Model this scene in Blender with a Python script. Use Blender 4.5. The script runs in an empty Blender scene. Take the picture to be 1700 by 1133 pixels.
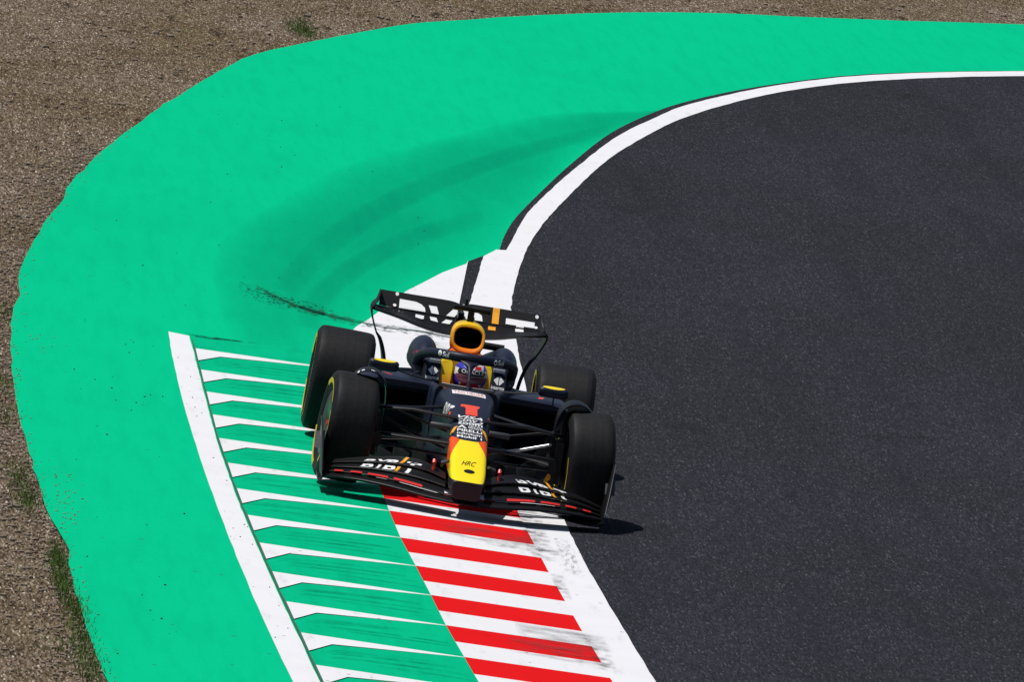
import bpy, bmesh, math, random
import numpy as np
from mathutils import Vector, Matrix
from mathutils.bvhtree import BVHTree
from mathutils.geometry import tessellate_polygon
random.seed(7)
sc = bpy.context.scene
col = sc.collection

# ------------------------------------------------------------------ camera
# world: x along the kerb towards the camera, y to the right of the picture, z up; metres
cam_d = bpy.data.cameras.new("camera")
cam = bpy.data.objects.new("camera", cam_d); col.objects.link(cam); sc.camera = cam
cam_d.sensor_width = 36.0; cam_d.lens = 508.24; cam_d.clip_start = 1.0; cam_d.clip_end = 3000
R_ = ((0.0364013, 0.991161, 0.1275726), (0.0890783, 0.1239309, -0.9882845), (-0.9953592, 0.0473388, -0.0837797))
cam.matrix_world = Matrix(((R_[0][0], -R_[1][0], -R_[2][0], 101.27934),
                           (R_[0][1], -R_[1][1], -R_[2][1], -4.56977),
                           (R_[0][2], -R_[1][2], -R_[2][2], 9.72371), (0, 0, 0, 1)))
# ------------------------------------------------------------------ sky and sun
to_sun = Vector((-0.06, -0.42, 1.0)).normalized()
w = bpy.data.worlds.new("World"); sc.world = w; w.use_nodes = True
nt = w.node_tree; bg = nt.nodes["Background"]
sky = nt.nodes.new("ShaderNodeTexSky"); sky.sky_type = 'NISHITA'; sky.sun_disc = False
sky.sun_elevation = math.asin(to_sun.z); sky.sun_rotation = math.atan2(to_sun.x, to_sun.y)
nt.links.new(sky.outputs[0], bg.inputs[0]); bg.inputs[1].default_value = 0.06
sd = bpy.data.lights.new("sun", 'SUN'); sd.energy = 3.95; sd.angle = math.radians(0.55); sd.color = (1.0, 0.965, 0.91)
so = bpy.data.objects.new("sun", sd); col.objects.link(so); so.rotation_euler = to_sun.to_track_quat('Z', 'Y').to_euler()
so.location = (0, 0, 40)
sc.view_settings.view_transform = 'Standard'; sc.view_settings.look = 'None'
sc.view_settings.exposure = 0.0; sc.view_settings.gamma = 1.0; sc.view_settings.use_curve_mapping = False

# ------------------------------------------------------------------ material helpers
class N:
    def __init__(s, name):
        s.m = bpy.data.materials.new(name); s.m.use_nodes = True; s.t = s.m.node_tree
        s.b = s.t.nodes["Principled BSDF"]; s.tc = s.t.nodes.new("ShaderNodeTexCoord")
    def n(s, typ, **kw):
        o = s.t.nodes.new(typ)
        for k, v in kw.items(): setattr(o, k, v)
        return o
    def l(s, a, b): s.t.links.new(a, b)
    def _in(s, sock, v):
        if isinstance(v, (int, float, tuple)): sock.default_value = v
        else: s.l(v, sock)
    def math(s, op, a, b=0.0, c=None, clamp=False):
        o = s.n("ShaderNodeMath", operation=op); o.use_clamp = clamp
        s._in(o.inputs[0], a); s._in(o.inputs[1], b)
        if c is not None: s._in(o.inputs[2], c)
        return o.outputs[0]
    def sep(s, v=None):
        o = s.n("ShaderNodeSeparateXYZ"); s.l(v or s.tc.outputs['Object'], o.inputs[0]); return o.outputs
    def map(s, sc_=(1, 1, 1), v=None, loc=(0, 0, 0)):
        o = s.n("ShaderNodeMapping"); o.inputs['Scale'].default_value = sc_; o.inputs['Location'].default_value = loc
        s.l(v or s.tc.outputs['Object'], o.inputs[0]); return o.outputs[0]
    def noise(s, scale, detail=4, rough=.55, v=None, dist=0.0):
        o = s.n("ShaderNodeTexNoise"); o.inputs['Scale'].default_value = scale; o.inputs['Detail'].default_value = detail
        o.inputs['Roughness'].default_value = rough; o.inputs['Distortion'].default_value = dist
        s.l(v or s.tc.outputs['Object'], o.inputs['Vector']); return o.outputs['Fac']
    def voro(s, scale, v=None, out='Color', feature='F1'):
        o = s.n("ShaderNodeTexVoronoi", feature=feature); o.inputs['Scale'].default_value = scale
        s.l(v or s.tc.outputs['Object'], o.inputs['Vector']); return o.outputs[out]
    def ramp(s, f, *stops):
        o = s.n("ShaderNodeValToRGB"); e = o.color_ramp.elements
        while len(e) < len(stops): e.new(0.5)
        for x, (p, c) in zip(e, stops):
            x.position = p; x.color = (c if isinstance(c, tuple) else (c, c, c)) + (1,)
        s.l(f, o.inputs[0]); return o.outputs[0]
    def mix(s, f, a, b, mode='MIX'):
        o = s.n("ShaderNodeMix", data_type='RGBA', blend_type=mode)
        s._in(o.inputs[0], f)
        for k, v in ((6, a), (7, b)):
            if isinstance(v, tuple): o.inputs[k].default_value = v if len(v) == 4 else v + (1,)
            else: s.l(v, o.inputs[k])
        return o.outputs[2]
    def base(s, c):
        if isinstance(c, tuple): s.b.inputs['Base Color'].default_value = c if len(c) == 4 else c + (1,)
        else: s.l(c, s.b.inputs['Base Color'])
    def set(s, rough=.5, metal=0., coat=0., spec=.5):
        s._in(s.b.inputs['Roughness'], rough); s.b.inputs['Metallic'].default_value = metal
        s.b.inputs['Coat Weight'].default_value = coat; s.b.inputs['Coat Roughness'].default_value = .08
        s.b.inputs['Specular IOR Level'].default_value = spec; return s
    def bump(s, h, strength=.3, dist=.01):
        o = s.n("ShaderNodeBump"); o.inputs['Strength'].default_value = strength; o.inputs['Distance'].default_value = dist
        s.l(h, o.inputs['Height']); s.l(o.outputs[0], s.b.inputs['Normal'])
def simple(name, c, rough=.5, metal=0., coat=0., spec=.5, var=.12, scale=9.0):
    m = N(name); f = m.noise(scale, 4)
    a = tuple(x * (1 - var) for x in c); b = tuple(min(1, x * (1 + var)) for x in c)
    m.base(m.mix(f, a, b)); m.set(rough, metal, coat, spec); return m.m

def mask_band(m, v, a, b):           # 1 where a < v < b
    return m.math('MULTIPLY', m.math('GREATER_THAN', v, a), m.math('LESS_THAN', v, b))

# --- ground materials
def m_gravel():
    m = N("gravel"); v = m.voro(88.0, m.map((.13, 1, 1)))
    s1 = m.n("ShaderNodeSeparateColor"); m.l(v, s1.inputs[0])
    c = m.ramp(s1.outputs[0], (0.0, (.045, .032, .022)), (.22, (.105, .077, .055)), (.55, (.168, .127, .093)), (.84, (.245, .195, .150)), (.965, (.36, .30, .245)), (.993, (.58, .53, .47)))
    v2 = m.voro(34.0, m.map((.14, 1, 1), loc=(3, 1, 0))); s2 = m.n("ShaderNodeSeparateColor"); m.l(v2, s2.inputs[0])
    c = m.mix(m.ramp(s2.outputs[1], (.0, .6), (.22, .0)), c, (.035, .026, .019))
    big = m.noise(.5, 6, .62, m.map((.5, 1, 1))); c = m.mix(m.ramp(big, (.38, .0), (.62, .8)), c, m.mix(1.0, c, (.72, .68, .55), 'MULTIPLY'))
    sc2 = m.noise(3.0, 6, .72, m.map((.22, 1.3, 1))); c = m.mix(m.ramp(sc2, (.585, .0), (.66, .85)), c, (.028, .021, .015))
    tint = m.noise(1.2, 4, .6, m.map((.4, 1, 1))); c = m.mix(m.ramp(tint, (.5, .0), (.75, .2)), c, (.17, .15, .06))
    m.base(c); m.set(1., spec=0.)
    m.bump(m.math('ADD', m.voro(62.0, m.map((.3, 1, 1)), out='Distance'), m.math('MULTIPLY', m.noise(4, 5), 1.2)), .6, .03)
    return m.m
def m_green(name, base, dirt=.35, cracks=False):
    m = N(name); f = m.noise(.35, 5, .6); c = m.mix(f, tuple(x * .93 for x in base), tuple(min(1, x * 1.06) for x in base))
    st = m.noise(1.0, 5, .6, m.map((.5, 7, 1))); c = m.mix(m.math('MULTIPLY', m.ramp(st, (.45, .0), (.75, 1.)), dirt), c, tuple(x * .72 for x in base))
    if cracks:
        g = m.noise(1.0, 4, .55, m.map((9.0, 1.1, 1)), 0.3)
        k = m.ramp(g, (.485, .0), (.5, 1.), (.515, .0)); k2 = m.ramp(m.noise(1.3, 2), (.45, .0), (.62, .7))
        c = m.mix(m.math('MULTIPLY', k, k2), c, tuple(x * .35 for x in base))
    gr_ = m.noise(26, 3, .6, m.map((.3, 1, 1))); c = m.mix(m.ramp(gr_, (.3, .10), (.7, .0)), c, tuple(x * .6 for x in base))
    pt = m.noise(.22, 6, .68, m.map((.35, 1, 1), loc=(4, 4, 0))); c = m.mix(m.ramp(pt, (.48, .0), (.70, .30)), c, tuple(x * .78 for x in base))
    sp = m.voro(9.0, m.map((1, 1, 1))); s1 = m.n("ShaderNodeSeparateColor"); m.l(sp, s1.inputs[0])
    d = m.voro(9.0, out='Distance'); k = m.math('MULTIPLY', m.math('GREATER_THAN', s1.outputs[0], .975), m.math('LESS_THAN', d, .17))
    c = m.mix(m.math('MULTIPLY', k, .75), c, (.02, .10, .06))
    m.base(c); m.set(1., spec=0.); m.bump(m.noise(60, 3), .15, .004); return m.m
def m_asphalt():
    m = N("asphalt"); v = m.voro(95.0, m.map((.13, 1, 1))); s1 = m.n("ShaderNodeSeparateColor"); m.l(v, s1.inputs[0])
    c = m.ramp(s1.outputs[0], (0, (.018, .018, .024)), (.5, (.028, .028, .0365)), (.88, (.038, .038, .049)), (.975, (.058, .058, .07)), (.998, (.085, .085, .098)))
    big = m.noise(.30, 6, .65, m.map((.35, 1, 1))); c = m.mix(m.ramp(big, (.35, 0.), (.68, .8)), c, m.mix(1.0, c, (.72, .78, .66), 'MULTIPLY'))
    st = m.noise(1.0, 5, .6, m.map((.05, 1.3, 1))); c = m.mix(m.ramp(st, (.5, 0.), (.7, .5)), c, (.017, .017, .022))
    dk = m.noise(.8, 5, .7, m.map((.3, 1, 1), loc=(7, 2, 0))); c = m.mix(m.ramp(dk, (.60, 0.), (.70, .55)), c, (.012, .013, .012))
    m.base(c); m.set(.95, spec=0.03); m.bump(m.voro(60.0, m.map((.4, 1, 1)), out='Distance'), .35, .006); return m.m
def m_paint(name, base, dirty=.25):
    m = N(name); c = m.mix(m.noise(1.2, 5, .6), tuple(x * .90 for x in base), tuple(min(.9, x * 1.03) for x in base))
    w_ = m.noise(1.0, 6, .65, m.map((1.2, 9, 1))); c = m.mix(m.math('MULTIPLY', m.ramp(w_, (.56, 0.), (.72, 1.)), dirty), c, tuple(x * .55 for x in base))
    g = m.voro(14.0); s1 = m.n("ShaderNodeSeparateColor"); m.l(g, s1.inputs[0])
    k = m.math('MULTIPLY', m.math('GREATER_THAN', s1.outputs[1], .978), m.math('LESS_THAN', m.voro(14.0, out='Distance'), .2))
    c = m.mix(m.math('MULTIPLY', k, .8), c, (.06, .06, .055)); m.base(c); m.set(1., spec=0.); m.bump(m.noise(70, 3), .12, .003); return m.m
def m_smear(name, colr, amount, sx=6.0, sy=1.0, lo=.42, hi=.62, gain=1.0):
    # rubber and grime worn into the paint; its own shape comes from the sheet's UV edges and noise
    m = N(name); uv = m.sep(m.tc.outputs['UV']); 
    e = m.math('MULTIPLY', m.math('MULTIPLY', uv[0], m.math('SUBTRACT', 1.0, uv[0])), 4.0)
    e2 = m.math('MULTIPLY', m.math('MULTIPLY', uv[1], m.math('SUBTRACT', 1.0, uv[1])), 4.0)
    e = m.math('POWER', m.math('MULTIPLY', e, m.math('POWER', e2, .5)), .8)
    e = m.math('MULTIPLY', e, gain, clamp=True)
    nz = m.ramp(m.noise(1.0, 7, .68, m.map((sx, sy, 1))), (lo, 0.), (hi, 1.))
    a = m.math('MULTIPLY', m.math('MULTIPLY', e, nz), amount, clamp=True)
    m.base(colr); m.set(1., spec=0.); m.l(a, m.b.inputs['Alpha']); return m.m

GREEN = (.0025, .47, .225)
M = dict(
    gravel=m_gravel(), green=m_green("green_paint", GREEN), kgreen=m_green("kerb_green_paint", (.0025, .42, .205), .5, True),
    asphalt=m_asphalt(), white=m_paint("white_paint", (.71, .71, .735), .3), kwhite=m_paint("kerb_white_paint", (.71, .71, .725), .4),
    kred=m_paint("kerb_red_paint", (.66, .012, .014), .12),
)
# --- car materials
NAVY = (.011, .014, .030)
def m_navy():
    m = N("matte_navy_paint"); f = m.noise(5, 4); m.base(m.mix(f, tuple(x * .85 for x in NAVY), tuple(x * 1.2 for x in NAVY)))
    m.set(m.ramp(m.noise(14, 4), (.3, .36), (.7, .48)), coat=.0, spec=.22); return m.m
def m_carbon():
    m = N("carbon_fibre"); ch = m.n("ShaderNodeTexChecker"); ch.inputs['Scale'].default_value = 260; m.l(m.tc.outputs['Object'], ch.inputs[0])
    m.base(m.mix(ch.outputs[1], (.0055, .0055, .0065), (.0095, .0095, .011))); m.set(.42, spec=.16); return m.m
def m_rubber():
    m = N("tyre_rubber"); f = m.noise(30, 4, .6); y_ = m.noise(1.0, 4, .6, m.map((.6, 34, .6))); f = m.math('ADD', m.math('MULTIPLY', f, .5), m.math('MULTIPLY', y_, .5)); m.base(m.mix(m.ramp(f, (.35, .0), (.65, 1.)), (.0055, .0055, .0062), (.0145, .0145, .016)))
    m.set(m.ramp(m.noise(8, 4), (.3, .55), (.7, .7)), spec=.18); m.bump(m.noise(90, 3), .2, .002); return m.m
def m_nose():
    # paint scheme laid out in the car's own coordinates: navy body, yellow nose, orange red corners, black tip
    m = N("nose_paint"); x, y, z = m.sep(); ay = m.math('ABSOLUTE', y)
    wob = m.math('MULTIPLY', m.math('MULTIPLY', ay, ay), 2.2)
    yl = m.math('GREATER_THAN', m.math('ADD', x, wob), .475)
    yl = m.math('MULTIPLY', yl, m.math('GREATER_THAN', z, .206))
    orr = m.math('MULTIPLY', m.math('GREATER_THAN', x, .395),
                 m.math('GREATER_THAN', m.math('SUBTRACT', ay, .062), m.math('MULTIPLY', m.math('SUBTRACT', x, .45), .19)))
    orr = m.math('MULTIPLY', orr, m.math('GREATER_THAN', ay, m.math('ADD', .062, m.math('MULTIPLY', m.math('SUBTRACT', .47, x), .9))))
    orr = m.math('MULTIPLY', orr, m.math('GREATER_THAN', z, .215))
    fr = m.math('DIVIDE', m.math('SUBTRACT', .93, x), .3, clamp=True)
    navy = m.mix(m.noise(5, 4), tuple(q * .9 for q in NAVY), tuple(q * 1.25 for q in NAVY))
    c = m.mix(yl, navy, (.92, .72, .006))
    c = m.mix(orr, c, (.80, .09, .012))
    tip = m.math('MULTIPLY', m.math('GREATER_THAN', x, 1.0), m.math('LESS_THAN', z, .207)); c = m.mix(tip, c, (.02, .021, .026))
    m.base(c); m.set(.42, spec=.25); return m.m
def m_fade(name, ax, lo, hi, c0, c1):
    m = N(name); x = m.sep()[ax]; f = m.math('DIVIDE', m.math('SUBTRACT', x, lo), hi - lo, clamp=True)
    m.base(m.mix(f, c0, c1)); m.set(.35); return m.m
M.update(navy=m_navy(), carbon=m_carbon(), rubber=m_rubber(), nose=m_nose(),
    black=simple("satin_black", (.008, .008, .009), .5, spec=.2), dark=simple("dark_void", (.001, .001, .001), 1., spec=0.),
    white_d=simple("white_vinyl", (.80, .80, .80), .5, var=.03), yellow=simple("yellow_vinyl", (.88, .66, .01), .4, var=.04),
    orange=simple("amber_vinyl", (.85, .36, .01), .4, var=.04), red=simple("red_vinyl", (.62, .022, .016), .4, var=.04),
    redor=simple("flame_red_vinyl", (.86, .075, .03), .4, var=.04),
    tyel=simple("tyre_yellow_band", (.62, .47, .02), .5, var=.1), silver=simple("bare_alloy", (.35, .36, .38), .3, 1.0),
    air=m_fade("airbox_yellow_to_orange", 2, .77, 1.025, (.86, .085, .008), (.93, .58, .005)),
    head=m_fade("headrest_yellow_to_orange", 2, .59, .71, (.70, .16, .008), (.92, .60, .006)),
    visor=simple("tinted_visor", (.20, .05, .085), .12, spec=.7), hblue=simple("helmet_blue", (.03, .03, .42), .3, coat=.4),
    hwhite=simple("helmet_white", (.75, .75, .76), .25, coat=.6), hred=simple("helmet_red", (.72, .012, .014), .25, coat=.6),
    suit=simple("navy_fireproof_suit", (.012, .014, .035), .85), glove=simple("glove_fabric", (.35, .02, .03), .85),
    cover=simple("wheel_cover_carbon", (.022, .024, .027), .32), grassm=simple("grass_blades", (.085, .15, .018), .8, var=.5, scale=30),
    stone=simple("loose_stone", (.20, .155, .115), .9, var=.6, scale=14), gauze=simple("grey_plate", (.045, .048, .055), .5, spec=.3), teal=simple("green_tinted_carbon", (.010, .035, .028), .4))

# ------------------------------------------------------------------ mesh helpers
def link(name, verts, faces, mats, midx=None, parent=None, smooth=None, uvs=None):
    me = bpy.data.meshes.new(name); me.from_pydata([tuple(v) for v in verts], [], faces)
    for m in (mats if isinstance(mats, (list, tuple)) else [mats]): me.materials.append(m)
    if midx is not None:
        for p, i in zip(me.polygons, midx): p.material_index = i
    if uvs is not None:
        ul = me.uv_layers.new(name="UVMap")
        for p in me.polygons:
            for li in p.loop_indices: ul.data[li].uv = uvs[me.loops[li].vertex_index]
    me.update()
    o = bpy.data.objects.new(name, me); col.objects.link(o)
    if smooth:
        me.polygons.foreach_set("use_smooth", [True] * len(me.polygons))
        bm = bmesh.new(); bm.from_mesh(me)
        for e in bm.edges:
            if len(e.link_faces) == 2 and e.calc_face_angle(0) > math.radians(smooth): e.smooth = False
        bm.to_mesh(me); bm.free()
    if parent is not None: o.parent = parent
    return o
class MB:
    def __init__(s): s.v = []; s.f = []; s.m = []
    def add(s, v, f, mi=0):
        b = len(s.v); s.v += [tuple(q) for q in v]; s.f += [tuple(i + b for i in q) for q in f]; s.m += [mi] * len(f); return s
    def loft(s, rings, mi=0, cap=True, closed=True):
        n = len(rings[0]); v = [p for r in rings for p in r]; f = []
        for i in range(len(rings) - 1):
            for j in range(n if closed else n - 1):
                k = (j + 1) % n; f.append((i * n + j, i * n + k, (i + 1) * n + k, (i + 1) * n + j))
        if cap and closed:
            f.append(tuple(range(n - 1, -1, -1))); f.append(tuple((len(rings) - 1) * n + j for j in range(n)))
        return s.add(v, f, mi)
    def box(s, c, h, mi=0, rot=None, taper=1.0):
        v = []
        for dx in (-1, 1):
            for dy in (-1, 1):
                for dz in (-1, 1):
                    k = taper if dz > 0 else 1
                    p = Vector((dx * h[0] * k, dy * h[1] * k, dz * h[2]))
                    if rot is not None: p = rot @ p
                    v.append(Vector(c) + p)
        return s.add(v, [(0, 1, 3, 2), (4, 6, 7, 5), (0, 4, 5, 1), (2, 3, 7, 6), (0, 2, 6, 4), (1, 5, 7, 3)], mi)
    def tube(s, path, r, mi=0, n=10, flat=1.0, up=(1, 0, 0)):
        # elliptical section: r along 'up', r*flat across
        path = [Vector(p) for p in path]; rings = []
        if not isinstance(r, (list, tuple)): r = [r] * len(path)
        for i, p in enumerate(path):
            t = (path[min(i + 1, len(path) - 1)] - path[max(i - 1, 0)]).normalized()
            u = Vector(up); u = (u - t * u.dot(t))
            if u.length < 1e-4: u = Vector((0, 0, 1)) - t * t.z
            u.normalize(); b = t.cross(u)
            rings.append([p + u * (r[i] * math.cos(a)) + b * (r[i] * flat * math.sin(a)) for a in [2 * math.pi * k / n for k in range(n)]])
        return s.loft(rings, mi)
    def plate(s, poly, axis, a, b, mi=0):      # polygon extruded between a and b along axis
        def P(q, t):
            q = list(q); q.insert(axis, t); return q
        n = len(poly); v = [P(q, a) for q in poly] + [P(q, b) for q in poly]
        f = [tuple(range(n)), tuple(range(2 * n - 1, n - 1, -1))] + [(i, i + n, (i + 1) % n + n, (i + 1) % n) for i in range(n)]
        return s.add(v, f, mi)
    def mirror(s):
        b = len(s.v); s.v += [(x, -y, z) for x, y, z in s.v]; s.f += [tuple(i + b for i in reversed(q)) for q in s.f]; s.m += list(s.m); return s
    def flipped(s):
        s.v = [(x, -y, z) for x, y, z in s.v]; s.f = [tuple(reversed(q)) for q in s.f]; return s
    def build(s, name, mats, parent=None, smooth=35, bevel=None):
        o = link(name, s.v, s.f, mats, s.m, parent, None)
        bm = bmesh.new(); bm.from_mesh(o.data); bmesh.ops.recalc_face_normals(bm, faces=bm.faces)
        if bevel: bmesh.ops.bevel(bm, geom=[e for e in bm.edges if e.calc_face_angle(0) > .6], offset=bevel, segments=2, affect='EDGES')
        if smooth:
            for f in bm.faces: f.smooth = True
            for e in bm.edges:
                if len(e.link_faces) == 2 and e.calc_face_angle(0) > math.radians(smooth): e.smooth = False
        bm.to_mesh(o.data); bm.free(); return o
def cat(ps, n):                                     # smooth interpolation through rows of numbers
    ps = np.array(ps, float); out = []; L = len(ps)
    for i in range(L - 1):
        p0, p1, p2, p3 = ps[max(i - 1, 0)], ps[i], ps[i + 1], ps[min(i + 2, L - 1)]
        for k in range(n):
            t = k / n; out.append(.5 * (2 * p1 + (p2 - p0) * t + (2 * p0 - 5 * p1 + 4 * p2 - p3) * t * t + (3 * p1 - p0 - 3 * p2 + p3) * t ** 3))
    out.append(ps[-1]); return out
def top(o, label, category, group=None):
    o['label'] = label; o['category'] = category
    if group: o['group'] = group
    return o
def struct(o, label=None): o['kind'] = 'structure'; return o
def empty(name, parent=None):
    o = bpy.data.objects.new(name, None); o.empty_display_size = .2; col.objects.link(o)
    if parent is not None: o.parent = parent
    return o

# ------------------------------------------------------------------ the ground
def fan(poly, z): return [(x, y, z) for x, y in poly]
def tri_poly(name, poly, z, mat, kind='structure'):
    P = [Vector((x, y, z)) for x, y in poly]; me = bpy.data.meshes.new(name)
    me.from_pydata([tuple(p) for p in P], [], [t for t in tessellate_polygon([P])]); me.update()
    for p in me.polygons:
        if p.normal.z < 0: p.flip()
    me.materials.append(mat); o = bpy.data.objects.new(name, me); col.objects.link(o); o['kind'] = kind; return o
def wob(poly, step=.35, amp=.03, seed=1, fq=2.3):
    rnd = random.Random(seed); out = []
    for (a, b) in zip(poly, poly[1:]):
        d = math.dist(a, b); n = max(1, int(d / step))
        for k in range(n):
            t = k / n; q = rnd.gauss(0, amp) if (k or True) else 0
            nx, ny = -(b[1] - a[1]) / d, (b[0] - a[0]) / d
            out.append((a[0] + (b[0] - a[0]) * t + nx * q, a[1] + (b[1] - a[1]) * t + ny * q))
    out.append(poly[-1]); return out
def smooth_line(pl, n=4): return [tuple(p) for p in cat(pl, n)]

GE = [(-78, 120), (-77, 60), (-76, 34), (-74.5, 22), (-71.5, 14.5), (-69.2, 10.9), (-66.92, 8.89), (-64.62, 7.32), (-62.62, 5.81), (-61.61, 5.0), (-59.74, 3.95), (-57.24, 2.84), (-54.8, 1.95), (-53.24, 1.38), (-51.67, 0.95), (-49.21, 0.37), (-47.34, -0.05), (-45.82, -0.39), (-43.79, -0.74), (-40.86, -1.09), (-37.79, -1.43), (-35.57, -1.67), (-33.54, -1.86), (-31.29, -2.08), (-28.35, -2.33), (-25.97, -2.51), (-24.3, -2.62), (-23.05, -2.66), (-20.23, -2.83), (-18.21, -2.93), (-15.98, -3.03), (-14.49, -3.06), (-12.79, -3.06), (-11.62, -3.11), (-9.45, -3.14), (-5.92, -3.13), (-3.09, -3.1), (-0.44, -3.04), (1.65, -2.98), (3.66, -2.93), (5.17, -2.85), (6.44, -2.78), (8.13, -2.77), (9.55, -2.74), (11.58, -2.68), (13.2, -2.62), (13.92, -2.58), (20, -2.2), (30, -1.2), (50, 2.2), (90, 14)]
SO = [(-74, 120), (-72, 60), (-70.5, 30), (-68, 19), (-64, 12.6), (-61, 10.3), (-57.99, 8.25), (-54.12, 6.32), (-50.7, 5.15), (-47.83, 4.36), (-45.42, 3.8), (-43.78, 3.48), (-41.27, 3.06), (-38.88, 2.72), (-35.09, 2.27), (-31.93, 1.92), (-27.54, 1.46), (-25.13, 1.26), (-23.55, 1.16)]
WO = [(-73.8, 120), (-71.8, 60), (-70.3, 30), (-67.8, 19), (-63.8, 12.6), (-60.9, 10.3), (-57.88, 8.24), (-53.91, 6.31), (-50.4, 5.13), (-47.36, 4.34), (-44.87, 3.78), (-42.88, 3.44), (-40.24, 3.01), (-37.71, 2.67), (-32.39, 2.04), (-27.98, 1.57), (-25.2, 1.35), (-23.4, 1.21)]
WI = [(-72.8, 120), (-70.8, 60), (-69.3, 30), (-66.8, 19), (-62.9, 12.6), (-60.0, 10.3), (-57.02, 8.18), (-52.89, 6.25), (-49.23, 5.07), (-45.86, 4.26), (-42.97, 3.68), (-40.95, 3.35), (-38.05, 2.92), (-35.28, 2.56), (-31.23, 2.11), (-27.25, 1.7), (-24.03, 1.42), (-21.61, 1.26), (-19.77, 1.15), (-17.43, 1.03)]
LR = [(-13, .93), (-8, .845), (-3, .785), (.43, .765), (3.23, .795), (6.62, .865), (10.2, .955), (14, 1.09), (20, 1.5), (30, 2.4), (50, 5.6), (90, 17)]
gr = link("gravel_ground", [(-600, -700, -.018), (700, -700, -.018), (700, 700, -.018), (-600, 700, -.018)], [(0, 1, 2, 3)], M['gravel']); struct(gr)
inner = [(-10, 14.5), (-30, 16), (-48, 22), (-56, 32), (-60, 60), (-62, 120)]
outer_r = [(90, 30), (50, 18.5), (30, 15), (10, 13.8)]
tri_poly("runoff", wob(smooth_line(GE, 2), .5, .006) + [(92, 20), (50, 8), (20, 4), (-15, 4), (-40, 6), (-60, 16), (-66, 60), (-70, 120)], 0.0, M['green'])
road = [(a, b) for a, b in SO] + [(-20, .95), (-12, .55), (0, .5), (10, .7), (20, 1.2), (30, 2.1), (50, 5.3), (90, 16.5)] + outer_r + inner
tri_poly("road", smooth_line(SO, 3) + road[len(SO):], .004, M['asphalt'])
# white edge line, from far right round to the bottom of the picture
wl = smooth_line(WO, 3); wi = smooth_line(WI, 3)
KY0 = lambda X: float(np.interp(X, [-11, -7.3, -2.5, 1.5, 4.2, 7.2, 10.8, 12.5, 20, 30], [-1.72, -1.69, -1.645, -1.57, -1.50, -1.415, -1.30, -1.25, -.92, -.15]))   # outer end of the ramps
KOL = lambda X: float(np.interp(X, [-11.1, -7, -2, .4, 4.2, 6.4, 9.7, 12.7, 20, 30], [-1.90, -1.87, -1.82, -1.78, -1.69, -1.61, -1.53, -1.44, -1.1, -.35]))
KYB = lambda X: float(np.interp(X, [-11, -5, .6, 3.3, 5, 6.9, 8.6, 10.4, 12.5, 20, 30], [-.66, -.6, -.53, -.49, -.44, -.39, -.35, -.29, -.22, .15, .95]))
KYR = lambda X: float(np.interp(X, [-11, -5, .4, 2.2, 4, 5.8, 7.6, 9.3, 10.3, 12.5, 20, 30], [.42, .42, .44, .47, .5, .54, .58, .63, .65, .72, 1.1, 1.95]))
edge_in = [(-23.4, 1.21), (-23.3, 1.10)]
near = [(x, y) for x, y in smooth_line(LR, 4)]
white_poly = wl + [(-23.32, 1.12), (-22.4, .975), (-17.6, .70), (-14, .50), (-10.9, .36)] + [(x, KYR(x) - .04) for x in (-8, -4, 0, 4, 8, 12, 16, 20, 25, 30)] + [(50, 4.6), (90, 16)] + list(reversed(wi + near))
tri_poly("track_edge_line", wob(white_poly[:-1], .3, .0022, 3), .008, M['white'])
patch = [(-21.72, .82), (-21.35, .79), (-20.14, .55), (-18.74, .33), (-17.75, .17), (-14.52, -.23), (-13.69, -.35), (-12.2, -.5), (-10.9, -.64), (-10.85, .40), (-14, .47), (-17.31, .60)]
tri_poly("asphalt_joint", [(-22.6, .99), (-21.72, .82), (-17.31, .60), (-12, .45), (-10.9, .38), (-10.9, .50), (-14, .56), (-17.65, .70), (-20, .84)], .0025, M['asphalt'])
tri_poly("kerb_end_marking", patch, .0085, M['white'])
_kp = np.polyfit([-11.1, -7, -2, .4, 4.2, 6.4, 9.7, 12.7, 20, 30], [-1.90, -1.87, -1.82, -1.78, -1.69, -1.61, -1.53, -1.44, -1.1, -.35], 4)
ol = [(x / 2, float(np.polyval(_kp, x / 2))) for x in range(-22, 62, 3)]; orr_ = [(x / 2, KY0(x / 2) - .012) for x in range(-22, 62, 3)]
tri_poly("kerb_border_line", wob([(-11.1, -1.895)] + ol[1:] , .4, .0012, 5) + list(reversed(wob([(-10.95, -1.735)] + orr_[1:], .3, .0015, 6))), .005, M['white'])

# kerb: saw-tooth green ramps with white risers, red and white slope beside the track
def XK(k): return 5.36 + 1.785 * (k - 8)
kb = MB(); TS = [0, .17, .34, .55, .78, 1.0]
def lerp(a, b, t): return a + (b - a) * t
def crest(k):      # front edge of the white wedge = top of the green ramp
    c = []
    for t in TS:
        X = lerp(4.70, 5.03, t) + 1.785 * (k - 8); c.append((X, lerp(KY0(X), KYB(X), t), lerp(.034, .042, t)))
    return c
def foot(k):       # back edge of the wedge, where the surface drops a little to the next ramp
    c = []
    for t in TS:
        X = float(np.interp(t, [0, .17, 1], [5.67, 5.15, 5.05])) + 1.785 * (k - 8); c.append((X, lerp(KY0(X), KYB(X), t), lerp(.030, .042, t)))
    return c
K0, K1 = 0, 18
prev = [(-10.85, KY0(-10.85) + (KYB(-10.85) - KY0(-10.85)) * t, .004 + .03 * t) for t in TS]
n = len(TS); quad = [(i, i + n, i + n + 1, i + 1) for i in range(n - 1)]
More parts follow.
